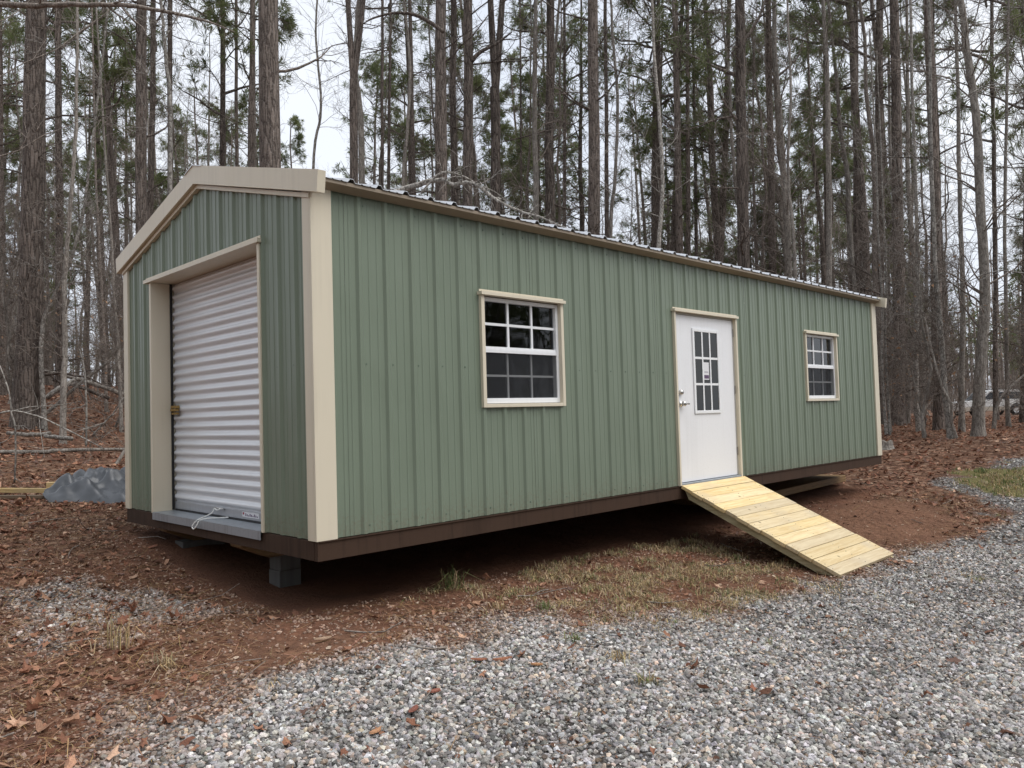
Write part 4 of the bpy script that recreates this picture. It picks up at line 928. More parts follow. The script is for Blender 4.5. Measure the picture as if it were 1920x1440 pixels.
HW = [
 ([(330, 780), (321, 370), (318, 260), (313, 170), (304, 80), (300, 20), (298, -60)], 9.5, 14.5, 'pale birch-like trunk above the gable peak', 'pale_bark', {}),
 ([(1005, 760), (1006, 400), (1003, 200), (1006, 40), (1008, -60)], 12, 20, 'mottled pale trunk over the middle of the long roof', 'grey_bark', {}),
 ([(1556, 770), (1554, 420), (1551, 200), (1545, 80), (1538, -40)], 11.5, 21, 'pale mottled trunk over the far part of the roof', 'grey_bark', dict(n1=26)),
 ([(1834, 832), (1838, 720), (1846, 560), (1838, 420), (1828, 240), (1810, 90), (1798, -30)], 22, 17.2, 'grey beech curving up at the right with a stout foot', 'grey_bark', dict(n1=44, lm=(1.2, 3.6), t0=.2)),
 ([(1784, 822), (1774, 760), (1766, 690), (1760, 600), (1752, 480), (1748, 330), (1744, 150)], 12, 16.8, 'pale sapling leaning left beside the beech', 'pale_bark', dict(n1=22)),
 ([(1803, 816), (1804, 720), (1806, 560), (1802, 380), (1797, 180), (1793, -20)], 11, 18.5, 'straight grey sapling left of the beech', 'grey_bark', dict(n1=26)),
 ([(1724, 813), (1718, 740), (1716, 640), (1719, 500), (1714, 330), (1708, 120)], 10, 19, 'pale straight sapling standing well right of the shed corner', 'pale_bark', dict(n1=22)),
 ([(1662, 806), (1655, 720), (1653, 600), (1646, 440), (1640, 300)], 6, 18, 'left one of two thin pale saplings by the shed corner', 'pale_bark', dict(n1=16)),
 ([(1668, 808), (1665, 720), (1662, 620), (1664, 480), (1658, 340)], 5, 18, 'right one of two thin pale saplings by the shed corner', 'pale_bark', dict(n1=14)),
 ([(1891, 800), (1889, 740), (1890, 620), (1886, 420), (1890, 200), (1894, 0)], 8.5, 21.5, 'grey sapling in front of the tail of the white car', 'grey_bark', dict(n1=22)),
 ([(1862, 797), (1868, 770), (1880, 745), (1902, 722), (1930, 700)], 7, 20, 'low bent sapling leaning right before the white car', 'grey_bark', dict(n1=12, t0=.3)),
 ([(118, 806), (118, 720), (121, 640), (118, 540), (128, 400), (136, 260), (140, 90)], 11, 14, 'slender grey trunk right of the big left pine', 'grey_bark', dict(n1=26, t0=.2)),
 ([(84, 790), (80, 700), (84, 610), (102, 560), (122, 520), (140, 470), (158, 400), (170, 300)], 9, 15.5, 'crooked pale trunk leaning right beside the big left pine', 'pale_bark', dict(n1=20)),
 ([(228, 800), (226, 700), (221, 590), (215, 470), (200, 300), (190, 120)], 7, 16, 'grey sapling just left of the shed gable', 'grey_bark', dict(n1=22)),
 ([(200, 760), (196, 650), (188, 520), (178, 360), (172, 180)], 6, 19, 'thin sapling on the slope left of the gable', 'twig', dict(n1=18)),
 ([(1240, 760), (1236, 500), (1243, 360), (1239, 240), (1228, 100), (1222, -30)], 9, 18, 'thin pale stem over the door bay', 'pale_bark', dict(n1=30, lm=(1, 3.2))),
 ([(1146, 760), (1143, 440), (1149, 330), (1153, 180), (1143, 60), (1138, -40)], 8, 18.5, 'thin stem right beside the broad central pine', 'grey_bark', dict(n1=30, lm=(1, 3.4))),
 ([(760, 760), (755, 370), (763, 250), (770, 120), (757, -20)], 8, 20, 'thin bare stem left of the thick pair', 'grey_bark', dict(n1=30, lm=(1, 3.0))),
 ([(1496, 760), (1490, 470), (1480, 330), (1484, 180), (1478, 40)], 7, 19, 'thin bare stem over the far half of the roof', 'grey_bark', dict(n1=34, lm=(1, 3.4))),
 ([(-60, 800), (-66, 500), (-70, 250), (-75, 20), (-80, -200)], 16, 11, 'bare hardwood just outside the left edge with limbs reaching in', 'grey_bark', dict(n1=36, lm=(1.5, 4.0), t0=.2)),
 ([(1990, 830), (1985, 560), (1992, 300), (1985, 60), (1980, -150)], 20, 14, 'bare hardwood just outside the right edge with limbs reaching in', 'pale_bark', dict(n1=46, lm=(1.5, 4.6), t0=.2)),
 ([(590, 760), (585, 330), (600, 200), (590, 60), (600, -80)], 6, 24, 'thin bare tree in the open sky gap over the near roof', 'pale_bark', dict(n1=40, lm=(1.2, 3.6), t0=.3)),
]
for (pts, w, dp, lab, mat, kw) in HW: hardwood(pts, w, dp, lab, mat, **kw)
lo = pole([at(u, v, 10.5) for (u, v) in [(-80, 16), (-20, 9), (70, 10), (150, 8), (235, 10), (300, 20), (350, 30), (400, 44), (440, 60)]], [.045, .04, .035, .032, .028, .024, .02, .013, .006], 'overhead_limb', 'long dark limb crossing the top left of the view', 'branch', 'twig', 14, 6)

# ---- background trees: a few kinds, copied one by one
def small_pine(H, cr0, spread, nl, **kw):
    n = 12; z = np.linspace(0, H, n); P = np.c_[np.cumsum(rng.normal(0, .04, (n, 2)), 0), z]; R = (.0075*H+.02)*(1.05-.85*z/H)
    V, Q = trunk_mesh(P, R, 8); tm = np_mesh('trunk', V, Q, None, MT['pine_bark'], True)
    br, nl_ = pine_crown(H*cr0, H*.985, spread, nl, **kw); dead_limbs(br, P, R, 14, .12, cr0, .5, 1.8, 3)
    return [('trunk', tm), ('limbs', br.mesh('limbs', MT['pine_bark'], True)), ('crown', nl_.mesh('crown', MT['needles']))]
def small_hardwood(H, n1, lm, mat, fork=4, t0=.2, rr=.0062):
    n = 12; z = np.linspace(0, H, n); P = np.c_[np.cumsum(rng.normal(0, .07, (n, 2)), 0), z]; R = (rr*H+.012)*(1.05-.9*z/H)
    V, Q = trunk_mesh(P, R, 8); tm = np_mesh('trunk', V, Q, None, MT[mat], True)
    m = MB(); dead_limbs(m, P, R, n1, t0, 1, lm[0], lm[1], fork, .05, (.5, 1.2))
    out = [('trunk', tm), ('branches', m.mesh('branches', MT['twig'], True))]
    if H < 8 and rng.random() < .7:
        nl = 70; az = rng.uniform(0, 6.28, nl); C = np.c_[np.cos(az)*rng.uniform(.1, 1.0, nl), np.sin(az)*rng.uniform(.1, 1.0, nl), rng.uniform(.25, .9, nl)*H]; V = rng.normal(0, 1, (nl, 3, 3))*.021+C[:, None, :]
        col = np.array([.36, .22, .13])*rng.uniform(.6, 1.3, (nl, 1)); out.append(('dead_leaves', np_mesh('dead_leaves', V.reshape(-1, 3), None, np.arange(nl*3).reshape(-1, 3), MT['leaf'], False, {'tint': np.repeat(col, 3, 0)})))
    return out
PV = [small_pine(rng.uniform(14, 21), rng.uniform(.34, .54), rng.uniform(2.0, 2.9), 30, nt_=26, nw=.026, nlen=.33, kp=.72) for _ in range(6)]
YV = [small_pine(rng.uniform(6, 11), rng.uniform(.12, .3), rng.uniform(1.3, 1.8), 34, nt_=20, nw=.022, nlen=.26, kp=.7) for _ in range(3)]
HV = [small_hardwood(rng.uniform(11, 19), 50, (1.0, 3.6), ('grey_bark', 'twig')[i % 2], rr=(.0062, .0044, .0050)[i % 3]) for i in range(6)]
SV = [small_hardwood(rng.uniform(3.0, 6.5), 26, (.5, 1.7), 'grey_bark', 4, .08, .0048) for i in range(5)]
BG = []
def place(kind, name, label, cat, group, x, y, s, rz):
    z = float(gz(np.array([x]), np.array([y]))[0])-.05
    t = thing(name, label, cat, (x, y, z), rz, group); t.scale = (s, s, s*rng.uniform(.92, 1.1)); t.rotation_euler = (rng.normal(0, .035), rng.normal(0, .035), rz)
    for nm, me in kind:
        o = link(nm, me, t)
        if nm != 'trunk': o['kind'] = 'stuff'
    d = np.array([x, y, CAM[2]])-CAM; BG.append((t, label, 960+FPX*(d@CR)/(d@_F), d@_F))
def scatter(n, d0, d1, umin, umax, pw=1.0, avoid=lambda u, d: False):
    out = []
    while len(out) < n:
        d = (d0**(pw+1)+rng.random()*(d1**(pw+1)-d0**(pw+1)))**(1/(pw+1)); u = rng.uniform(umin, umax)
        p = at(u, 760, d)
        if -1.0 < p[0] < 11.2 and -3 < p[1] < 4.6: continue
        if avoid(u, d): continue
        out.append((p[0], p[1]))
    return out
def gap(u, d): return (535 < u < 640 and d < 60 and rng.random() < .75) or (640 < u < 1250 and rng.random() < .35) or (1786 < u < 1925 and d < 60) or (1690 < u < 2020 and 46 < d < 75)
for (x, y) in scatter(100, 24, 72, -120, 2040, .5, gap): place(PV[rng.integers(6)], 'pine_tree', 'slender background pine', 'tree', 'background pines', x, y, rng.uniform(.85, 1.2), rng.uniform(0, 6.28))
for (x, y) in scatter(26, 30, 62, -60, 1980, .6, lambda u, d: 1786 < u < 1925 and d < 60): place(YV[rng.integers(3)], 'young_pine', 'bushy young pine', 'tree', 'young pines', x, y, rng.uniform(.8, 1.25), rng.uniform(0, 6.28))
for (x, y) in scatter(135, 19, 64, -120, 2040, .7, gap): place(HV[rng.integers(6)], 'hardwood_tree', 'bare background hardwood', 'tree', 'background hardwoods', x, y, rng.uniform(.75, 1.15), rng.uniform(0, 6.28))
for (x, y) in scatter(45, 15, 40, 1640, 1990, .6, lambda u, d: 1786 < u < 1925 and d < 60)+scatter(36, 12, 40, -60, 300, .6)+scatter(30, 16, 40, 300, 1640, .6):
    place(SV[rng.integers(5)], 'sapling', 'twiggy leafless sapling', 'sapling', 'undergrowth saplings', x, y, rng.uniform(.7, 1.3), rng.uniform(0, 6.28))
# tell the background trees apart by the front trunk each one shows beside
REF = [(47, 'the big left-edge pine'), (112, 'the slim pine by the left-edge pine'), (200, 'the thin slope saplings'), (268, 'the thick pine over the left roof slope'), (322, 'the pale birch-like trunk'), (413, 'the slim pair over the peak'), (505, 'the biggest pine by the gable'), (590, 'the open sky gap'), (663, 'the twin-stem pine'), (722, 'the thin pines before the thick pair'), (832, 'the left of the thick pair'), (876, 'the right of the thick pair'), (930, 'the forked pine'), (1006, 'the mottled pale trunk'), (1060, 'the thin pine by the dark one'), (1111, 'the broad central pine'), (1180, 'the bare stems left of the door'), (1268, 'the stouter pine above the door'), (1305, 'the slim pines right of the door'), (1395, 'the broad green-boughed pine'), (1450, 'the medium pine past the green boughs'), (1500, 'the bare stem over the far roof'), (1554, 'the pale trunk over the far roof'), (1608, 'the slim pine over the roof end'), (1647, 'the pine at the far corner'), (1680, 'the stout dark pine right of the corner'), (1722, 'the pale straight sapling'), (1762, 'the dark pine among pale saplings'), (1803, 'the grey sapling by the beech'), (1838, 'the grey beech'), (1893, 'the sapling before the car'), (1920, 'the right edge')]
ORD = ['nearest', 'second nearest', 'third nearest', 'fourth nearest', 'fifth nearest', 'sixth nearest', 'seventh nearest', 'eighth nearest', 'ninth nearest', 'tenth nearest', 'eleventh nearest', 'twelfth nearest', 'thirteenth nearest', 'fourteenth nearest', 'fifteenth nearest', 'sixteenth nearest']
CNT = {}
for (t, kind, u, d) in sorted(BG, key=lambda q: q[3]):
    ru, rn = min(REF, key=lambda q: abs(q[0]-u)); side = 'left of' if u < ru-9 else 'right of' if u > ru+9 else 'straight behind'
    if u < -5: side, rn = 'out beyond', 'the left edge'
    if u > 1925: side, rn = 'out beyond', 'the right edge'
    key = (kind, side, rn); n = CNT.get(key, 0); CNT[key] = n+1
    t['label'] = f'{ORD[n] if n < 16 else str(n+1)+chr(116)+chr(104)+chr(32)+chr(110)+"earest"} {kind} {side} {rn}'
# the wood beyond, one mass
def far_wood():
    m = MB(); fo = MB(); N = 480
    d = np.sqrt(rng.uniform(62**2, 135**2, N)); u = rng.uniform(-350, 2270, N); u[:120] = rng.uniform(1640, 2050, 120); d[:120] = rng.uniform(74, 130, 120); P0 = np.array([at(a, 760, b_) for a, b_ in zip(u, d)]); x, y = P0[:, 0], P0[:, 1]; z = gz(x, y)-.1
    H = rng.uniform(8, 16, N); B = np.c_[x, y, z]; E_ = B+np.c_[rng.normal(0, .4, (N, 2)), H]
    V, Q = tubes(np.stack([B, E_], 1), rng.uniform(.07, .20, N)[:, None]*np.array([1, .45]), 5); m.add(V, Q)
    k = 18; S = np.repeat(B, k, 0)+np.c_[np.zeros((N*k, 2)), rng.uniform(.1, 1, N*k)*np.repeat(H, k)]; D = np.c_[rng.normal(0, 1, (N*k, 2)), rng.uniform(-.1, .7, N*k)]
    Pk = grow(S, D, rng.uniform(.7, 2.8, N*k), 3, .2, .03); V, Q = tubes(Pk, np.full((N*k, 1), .022)*np.array([1, .7, .3]), 3); m.add(V, Q)
    nb = 2600; d = np.sqrt(rng.uniform(45**2, 110**2, nb)); u = rng.uniform(-350, 2270, nb); u[:500] = rng.uniform(1640, 2050, 500); d[:500] = rng.uniform(72, 105, 500); ok = ~((u > 1690) & (u < 2020) & (d < 72)); P0 = np.array([at(a, 760, b_) for a, b_ in zip(u[ok], d[ok])]); B2 = np.c_[P0[:, :2], gz(P0[:, 0], P0[:, 1])]
    Pk = grow(B2, np.c_[rng.normal(0, .25, (len(B2), 2)), np.ones(len(B2))], rng.uniform(1.5, 7, len(B2)), 4, .12, .05); V, Q = tubes(Pk, rng.uniform(.015, .05, len(B2))[:, None]*np.linspace(1, .3, 4), 3); m.add(V, Q)
    pine = np.where(rng.random(N) < .5)[0]; k = 20
    hh = rng.uniform(.42, 1.0, len(pine)*k); C = np.repeat(B[pine], k, 0); C[:, 2] += hh*np.repeat(H[pine], k); C[:, :2] += rng.normal(0, 1, (len(C), 2))*(1.5*(1.15-hh))[:, None]
    V, Q = tufts(C, rng.normal(0, 1, C.shape)+np.array([0, 0, .5]), 9, .75, .13, .8); fo.add(V, Q)
    o = m.build('distant_trunks', MT['twig'], None, True); tag(o, 'far wood of bare trunks and brush closing the view', 'wood', None, 'stuff')
    o = fo.build('distant_foliage', MT['needles'], None); tag(o, 'far pine foliage beyond the trunks', 'foliage', None, 'stuff')
def rear_wood():
    """the same wood goes on behind the viewer, across the clearing"""
    N = 420; a = rng.uniform(YAW+math.pi*.42, YAW+math.pi*1.58, N); r = rng.uniform(24, 52, N); B = np.c_[CAM[0]+np.cos(a)*r, CAM[1]+np.sin(a)*r, np.zeros(N)]; B[:, 2] = gz(B[:, 0], B[:, 1])-.1; H = rng.uniform(11, 18, N); m = MB(); fo = MB()
    V, Q = tubes(np.stack([B, B+np.c_[rng.normal(0, .3, (N, 2)), H]], 1), rng.uniform(.08, .22, N)[:, None]*np.array([1, .4]), 6); m.add(V, Q)
    k = 12; S = np.repeat(B, k, 0)+np.c_[np.zeros((N*k, 2)), rng.uniform(.1, 1, N*k)*np.repeat(H, k)]; Pk = grow(S, np.c_[rng.normal(0, 1, (N*k, 2)), rng.uniform(-.1, .7, N*k)], rng.uniform(.7, 2.8, N*k), 3, .2, .03); V, Q = tubes(Pk, np.full((N*k, 1), .025)*np.array([1, .7, .3]), 3); m.add(V, Q)
    k = 22; hh = rng.uniform(.2, 1.0, N*k); C = np.repeat(B, k, 0); C[:, 2] += hh*np.repeat(H, k); C[:, :2] += rng.normal(0, 1, (len(C), 2))*(1.7*(1.15-hh))[:, None]; V, Q = tufts(C, rng.normal(0, 1, C.shape)+np.array([0, 0, .5]), 7, .9, .18, .8); fo.add(V, Q)
    o = m.build('distant_trunks', MT['twig'], None, True); tag(o, 'wood across the clearing, mirrored dimly in the panes', 'wood', None, 'stuff')
    o = fo.build('distant_foliage', MT['needles'], None); tag(o, 'pine foliage across the clearing, mirrored dimly in the panes', 'foliage', None, 'stuff')
far_wood(); rear_wood()

# ------------------------------------------------------------------ parked car far behind the trees
def car():
    c = at(1852, 782, 56); x, y = c[0], c[1]; z = float(gz(np.array([x]), np.array([y]))[0])
    rz = math.atan2(CR[1], CR[0]); t = thing('parked_car', 'white and tan wagon parked beyond the trees at the right', 'car', (x, y, z), rz+.10)
    wh = painted('car_white', (0.78, 0.78, 0.76), .25, .03); tn = painted('car_tan', (0.50, 0.44, 0.36), .3, .05); gl = painted('car_glass', (0.03, 0.035, 0.04), .08, .1)
    hw = .92
    m = MB(); up = [(-2.35, .62), (-2.38, .95), (-2.2, 1.03), (-1.15, 1.10), (2.30, 1.12), (2.38, .9), (2.36, .62)]; m.prism([(a, b) for a, b in up], 1, -hw, hw); body = m.build('body', wh, t, bevel=.04)
    m = MB(); m.prism([(-2.32, .34), (-2.37, .615), (2.37, .615), (2.33, .34)], 1, -hw-.01, hw+.01); m.build('lower_panel', tn, t, bevel=.03)
    m = MB(); m.prism([(-1.15, 1.101), (-.42, 1.72), (-.2, 1.80), (2.02, 1.80), (2.18, 1.70), (2.30, 1.121)], 1, -hw+.10, hw-.10); m.build('cabin', wh, t, bevel=.04)
    for (a, b, e, f) in ((-.92, .02, -.36, -.02), (.10, 1.02, .10, 1.0), (1.10, 2.12, 1.08, 1.96)):
        m = MB(); m.prism([(a, 1.14), (b, 1.14), (f, 1.64), (e, 1.64)], 1, -hw+.088, -hw+.099); m.build('side_window', gl, t)
    m = MB(); m.add([(-1.17, -.74, 1.13), (-1.17, .74, 1.13), (-.47, .70, 1.70), (-.47, -.70, 1.70)], [(0, 1, 2, 3)]); m.build('windscreen', gl, t)
    for xx in (-1.55, 1.50):
        for s in (-1, 1):
            V, Q = lathe([(.20, 0.01), (.36, .0), (.38, .03), (.38, .22), (.30, .24)], 24); m = MB(); m.add(V*np.array([1, 1, 1])+np.array([xx, -hw-.02 if s < 0 else hw-.22, .38]), Q); wl = m.build('wheel', MT['black'], t, True)
            V, Q = lathe([(.001, .0), (.08, -.01), (.20, .012), (.23, .004)], 16); m = MB(); m.add(V+np.array([xx, (-hw-.025) if s < 0 else hw+.02, .38]), Q); m.build('rim', MT['steel'], wl, True)
        m = MB(); a = np.linspace(0, math.pi, 11); m.prism([(xx+.46*math.cos(q), .38+.46*math.sin(q)) for q in a], 1, -hw-.014, -hw+.03); m.build('wheel_arch', MT['black'], t)
    for s in (-.8, .66):
        m = MB(); m.box((2.37, s, .85), (2.40, s+.14, 1.08)); m.build('tail_light', MT['redink'], t)
        m = MB(); m.box((-2.40, s, .78), (-2.37, s+.16, .93)); m.build('headlight', MT['steel'], t)
    for y_ in (-.6, .57):
        m = MB(); m.tube([(-.1, y_, 1.82), (.0, y_, 1.87), (1.8, y_, 1.87), (1.95, y_, 1.82)], .02, 6); m.build('roof_rail', MT['black'], t)
    m = MB(); m.box((-2.46, -.86, .40), (-2.35, .86, .58)); m.build('bumper', wh, t, bevel=.03)
car()

# ------------------------------------------------------------------ ground cover
def wedge(n, d0, d1, p):
    """random ground points in the field of view, density falling as d**(-p)"""
    q = 2-p; d = (d0**q+rng.random(n)*(d1**q-d0**q))**(1/q); l = rng.uniform(-.74, .80, n)*d+rng.uniform(-.3, .3, n)
    fx, fy = math.cos(YAW), math.sin(YAW); x = CAM[0]+fx*d+fy*l; y = CAM[1]+fy*d-fx*l; return x, y, d
def inshed(x, y, m=0.0): return (x > -m) & (x < L+m) & (y > .35) & (y < W+m)
def rotmats(n, tilt):
    a = rng.uniform(0, 2*math.pi, n); tx = rng.normal(0, tilt, n); ty = rng.normal(0, tilt, n); ca, sa = np.cos(a), np.sin(a)
    Rz = np.zeros((n, 3, 3)); Rz[:, 0, 0] = ca; Rz[:, 0, 1] = -sa; Rz[:, 1, 0] = sa; Rz[:, 1, 1] = ca; Rz[:, 2, 2] = 1
    Rx = np.zeros((n, 3, 3)); Rx[:, 0, 0] = 1; Rx[:, 1, 1] = np.cos(tx); Rx[:, 1, 2] = -np.sin(tx); Rx[:, 2, 1] = np.sin(tx); Rx[:, 2, 2] = np.cos(tx)
    Ry = np.zeros((n, 3, 3)); Ry[:, 1, 1] = 1; Ry[:, 0, 0] = np.cos(ty); Ry[:, 0, 2] = np.sin(ty); Ry[:, 2, 0] = -np.sin(ty); Ry[:, 2, 2] = np.cos(ty)
    return Rz@Rx@Ry
def ground_z(x, y):
    gv, cl, *_ = masks(x, y); return gz(x, y)-.012*gv+cl*(.02*(fbm(x*3, y*3, 55)-.4)+.022*(vnoise(x*9, y*9, 57)-.5)), gv
def ico():
    p = (1+5**.5)/2; V = np.array([(-1, p, 0), (1, p, 0), (-1, -p, 0), (1, -p, 0), (0, -1, p), (0, 1, p), (0, -1, -p), (0, 1, -p), (p, 0, -1), (p, 0, 1), (-p, 0, -1), (-p, 0, 1)])/math.hypot(1, p)
    F = [(0, 11, 5), (0, 5, 1), (0, 1, 7), (0, 7, 10), (0, 10, 11), (1, 5, 9), (5, 11, 4), (11, 10, 2), (10, 7, 6), (7, 1, 8), (3, 9, 4), (3, 4, 2), (3, 2, 6), (3, 6, 8), (3, 8, 9), (4, 9, 5), (2, 4, 11), (6, 2, 10), (8, 6, 7), (9, 8, 1)]
    return V, np.array(F)
OCT = (np.array([(1, 0, 0), (-1, 0, 0), (0, 1, 0), (0, -1, 0), (0, 0, 1), (0, 0, -1)], float), np.array([(0, 2, 4), (2, 1, 4), (1, 3, 4), (3, 0, 4), (2, 0, 5), (1, 2, 5), (3, 1, 5), (0, 3, 5)]))
CUB = (np.array([(-1, -1, -1), (1, -1, -1), (1, 1, -1), (-1, 1, -1), (-1, -1, 1), (1, -1, 1), (1, 1, 1), (-1, 1, 1)], float)*.68, np.array([(0, 2, 1), (0, 3, 2), (4, 5, 6), (4, 6, 7), (0, 1, 5), (0, 5, 4), (1, 2, 6), (1, 6, 5), (2, 3, 7), (2, 7, 6), (3, 0, 4), (3, 4, 7)]))
def stones(n, d0, d1, p, shape, rmin, rmax, name, label, thin=.018):
    x, y, d = wedge(n, d0, d1, p); gv = masks(x, y)[0]; keep = (rng.random(n) < np.maximum(sstep(.06, .9, gv)*(.62+.38*sstep(.30, .5, fbm(x*1.6, y*1.6, 88))), thin*(.2+1.6*vnoise(x*2.2, y*2.2, 87))*(d < 8))) & ~inshed(x, y, .0)
    x, y, d, gv = x[keep], y[keep], d[keep], gv[keep]; n = len(x); z, _ = ground_z(x, y)
    r = (rmin+(rmax-rmin)*rng.random(n)**2.4)*np.clip(.8+gv*.3, .6, 1.1)
    Vb, F = shape; k = len(Vb); V = Vb[None]*(1+rng.normal(0, .17, (n, k, 3)))+rng.normal(0, .10, (n, k, 3)); V = V*(r[:, None]*np.c_[np.ones(n), rng.uniform(.6, .95, n), rng.uniform(.5, .9, n)])[:, None, :]
    V = np.einsum('nij,nkj->nki', rotmats(n, .35), V)+np.c_[x, y, z+r*rng.uniform(.05, .5, n)][:, None, :]
    g = .10+.60*rng.beta(1.35, 2.1, n); g = np.where(rng.random(n) < .06, rng.uniform(.55, .8, n), g); tint = np.stack([g, g, g], -1)*(1+np.stack([rng.normal(0, .03, n), rng.normal(0, .012, n), rng.normal(.01, .045, n)], -1))
    tint *= np.array([1.045, 1.0, .945]); warm = rng.random(n) < .12; tint[warm] *= np.array([1.12, .94, .80]); tint *= (.78+.44*fbm(x*1.1, y*1.1, 83))[:, None]
    dusty = np.clip(1.25-gv*1.3+rng.normal(0, .15, n), 0, .85)[:, None]; tint = tint*(1-dusty)+dusty*np.array([.42, .275, .195])*(.45+tint)
    T = (np.arange(n)[:, None, None]*k+F[None]).reshape(-1, 3)
    o = link(name, np_mesh(name, V.reshape(-1, 3), None, T, MT['stone'], False, {'tint': np.repeat(np.clip(tint, 0, 1), k, 0)})); tag(o, label, 'gravel', None, 'stuff'); return o
stones(84000, 2.9, 5.3, .3, ico(), .0062, .0185, 'gravel', 'grey crushed stone of the drive nearest the viewer', .10)
stones(128000, 5.25, 8.4, .3, OCT, .0075, .0215, 'gravel', 'grey crushed stone of the drive before the ramp', .075)
stones(78000, 7.9, 22, .9, OCT, .012, .030, 'gravel', 'grey crushed stone of the drive farther off')
def leaf_shape(n_l, rag):
    a = np.linspace(0, 2*math.pi, n_l, endpoint=False); r = np.where(np.arange(n_l) % 2 == 0, 1, rag); return np.c_[np.cos(a)*r, np.sin(a)*r*.55]
def leaves(n, d0, d1, p, nv, smin, smax, name, label, base=.05):
    x, y, d = wedge(n, d0, d1, p); gv, cl, gr, gn, lt = masks(x, y); cl_ = fbm(x*1.7, y*1.7, 91)
    left = sstep(.5, -1.2, x)*.5                                             # litter lies thicker towards the wood on the left
    pr = np.clip(lt*(.45+1.1*cl_), 0, 1)*(.26+.74*np.clip(sstep(7, 11, d)+left*.9, 0, 1))+base*(.3+cl_)
    pr *= 1-.75*cl; keep = (rng.random(n) < pr) & ~inshed(x, y, .0); x, y, d = x[keep], y[keep], d[keep]; n = len(x); z, _ = ground_z(x, y)
    s = rng.uniform(smin, smax, n); sh = leaf_shape(nv, .62); V = np.zeros((n, nv+1, 3)); V[:, 1:, :2] = sh[None]*(1+rng.normal(0, .13, (n, nv, 1)))
    curl = rng.normal(.0, .55, (n, 1)); V[:, 1:, 2] = curl*V[:, 1:, 1]**2*2+rng.normal(0, .35, (n, 1))*V[:, 1:, 0]**2+rng.normal(0, .07, (n, nv)); V *= s[:, None, None]
    V = np.einsum('nij,nkj->nki', rotmats(n, .32), V)+np.c_[x, y, z+rng.uniform(.006, .03, n)][:, None, :]
    pal = np.array([(.11, .056, .036), (.17, .086, .054), (.25, .138, .088), (.34, .21, .138), (.19, .09, .057), (.44, .31, .22), (.15, .10, .082)]); pk = rng.choice(7, n, p=[.2, .24, .2, .12, .12, .04, .08]); tint = pal[pk]*rng.uniform(.9, 1.6, (n, 1))*np.array([1.08, .98, .94])
    i = np.arange(nv); T = np.stack([np.zeros(nv, int), 1+i, 1+(i+1) % nv], -1); T = (np.arange(n)[:, None, None]*(nv+1)+T[None]).reshape(-1, 3)
    o = link(name, np_mesh(name, V.reshape(-1, 3), None, T, MT['leaf'], False, {'tint': np.repeat(tint, nv+1, 0)})); tag(o, label, 'leaf litter', None, 'stuff')
leaves(9200, 2.9, 9, .4, 10, .022, .058, 'leaf_litter', 'brown fallen leaves over the soil in the foreground', .035)
leaves(41000, 8.5, 34, .75, 6, .03, .075, 'leaf_litter', 'brown fallen leaves covering the woodland floor', .004)
def straw(n):
    x, y, d = wedge(n, 2.9, 12, .5); gv, cl, gr, gn, lt = masks(x, y); keep = (rng.random(n) < np.clip(lt*.9, .03, 1)*(.3+fbm(x*2.3, y*2.3, 41))) & ~inshed(x, y); x, y = x[keep], y[keep]; n = len(x); z, _ = ground_z(x, y)
    ln = rng.uniform(.05, .13, n); a = rng.uniform(0, 6.283, n); dx = np.c_[np.cos(a), np.sin(a), rng.normal(0, .12, n)]*ln[:, None]; pr = np.c_[-np.sin(a), np.cos(a), np.zeros(n)]*.0017; c = np.c_[x, y, z+rng.uniform(.006, .024, n)]
    bend = np.c_[-np.sin(a), np.cos(a), rng.uniform(-.1, .4, n)]*(ln*rng.normal(0, .2, n))[:, None]
    V = np.stack([c-dx-pr, c-dx+pr, c+bend+pr, c+bend-pr, c+dx], 1); b5 = np.arange(n)[:, None]*5; Q = b5+np.array([[0, 1, 2, 3]]); T = b5+np.array([[3, 2, 4]])
    tint = np.array([(.27, .15, .082)])*rng.uniform(.5, 1.6, (n, 1))*np.c_[np.ones(n), rng.uniform(.85, 1.25, n), rng.uniform(.8, 1.3, n)]
    o = link('pine_straw', np_mesh('pine_straw', V.reshape(-1, 3), Q, T, MT['straw'], False, {'tint': np.repeat(tint, 5, 0)})); tag(o, 'rusty pine straw strewn over the soil', 'pine straw', None, 'stuff')
straw(80000)
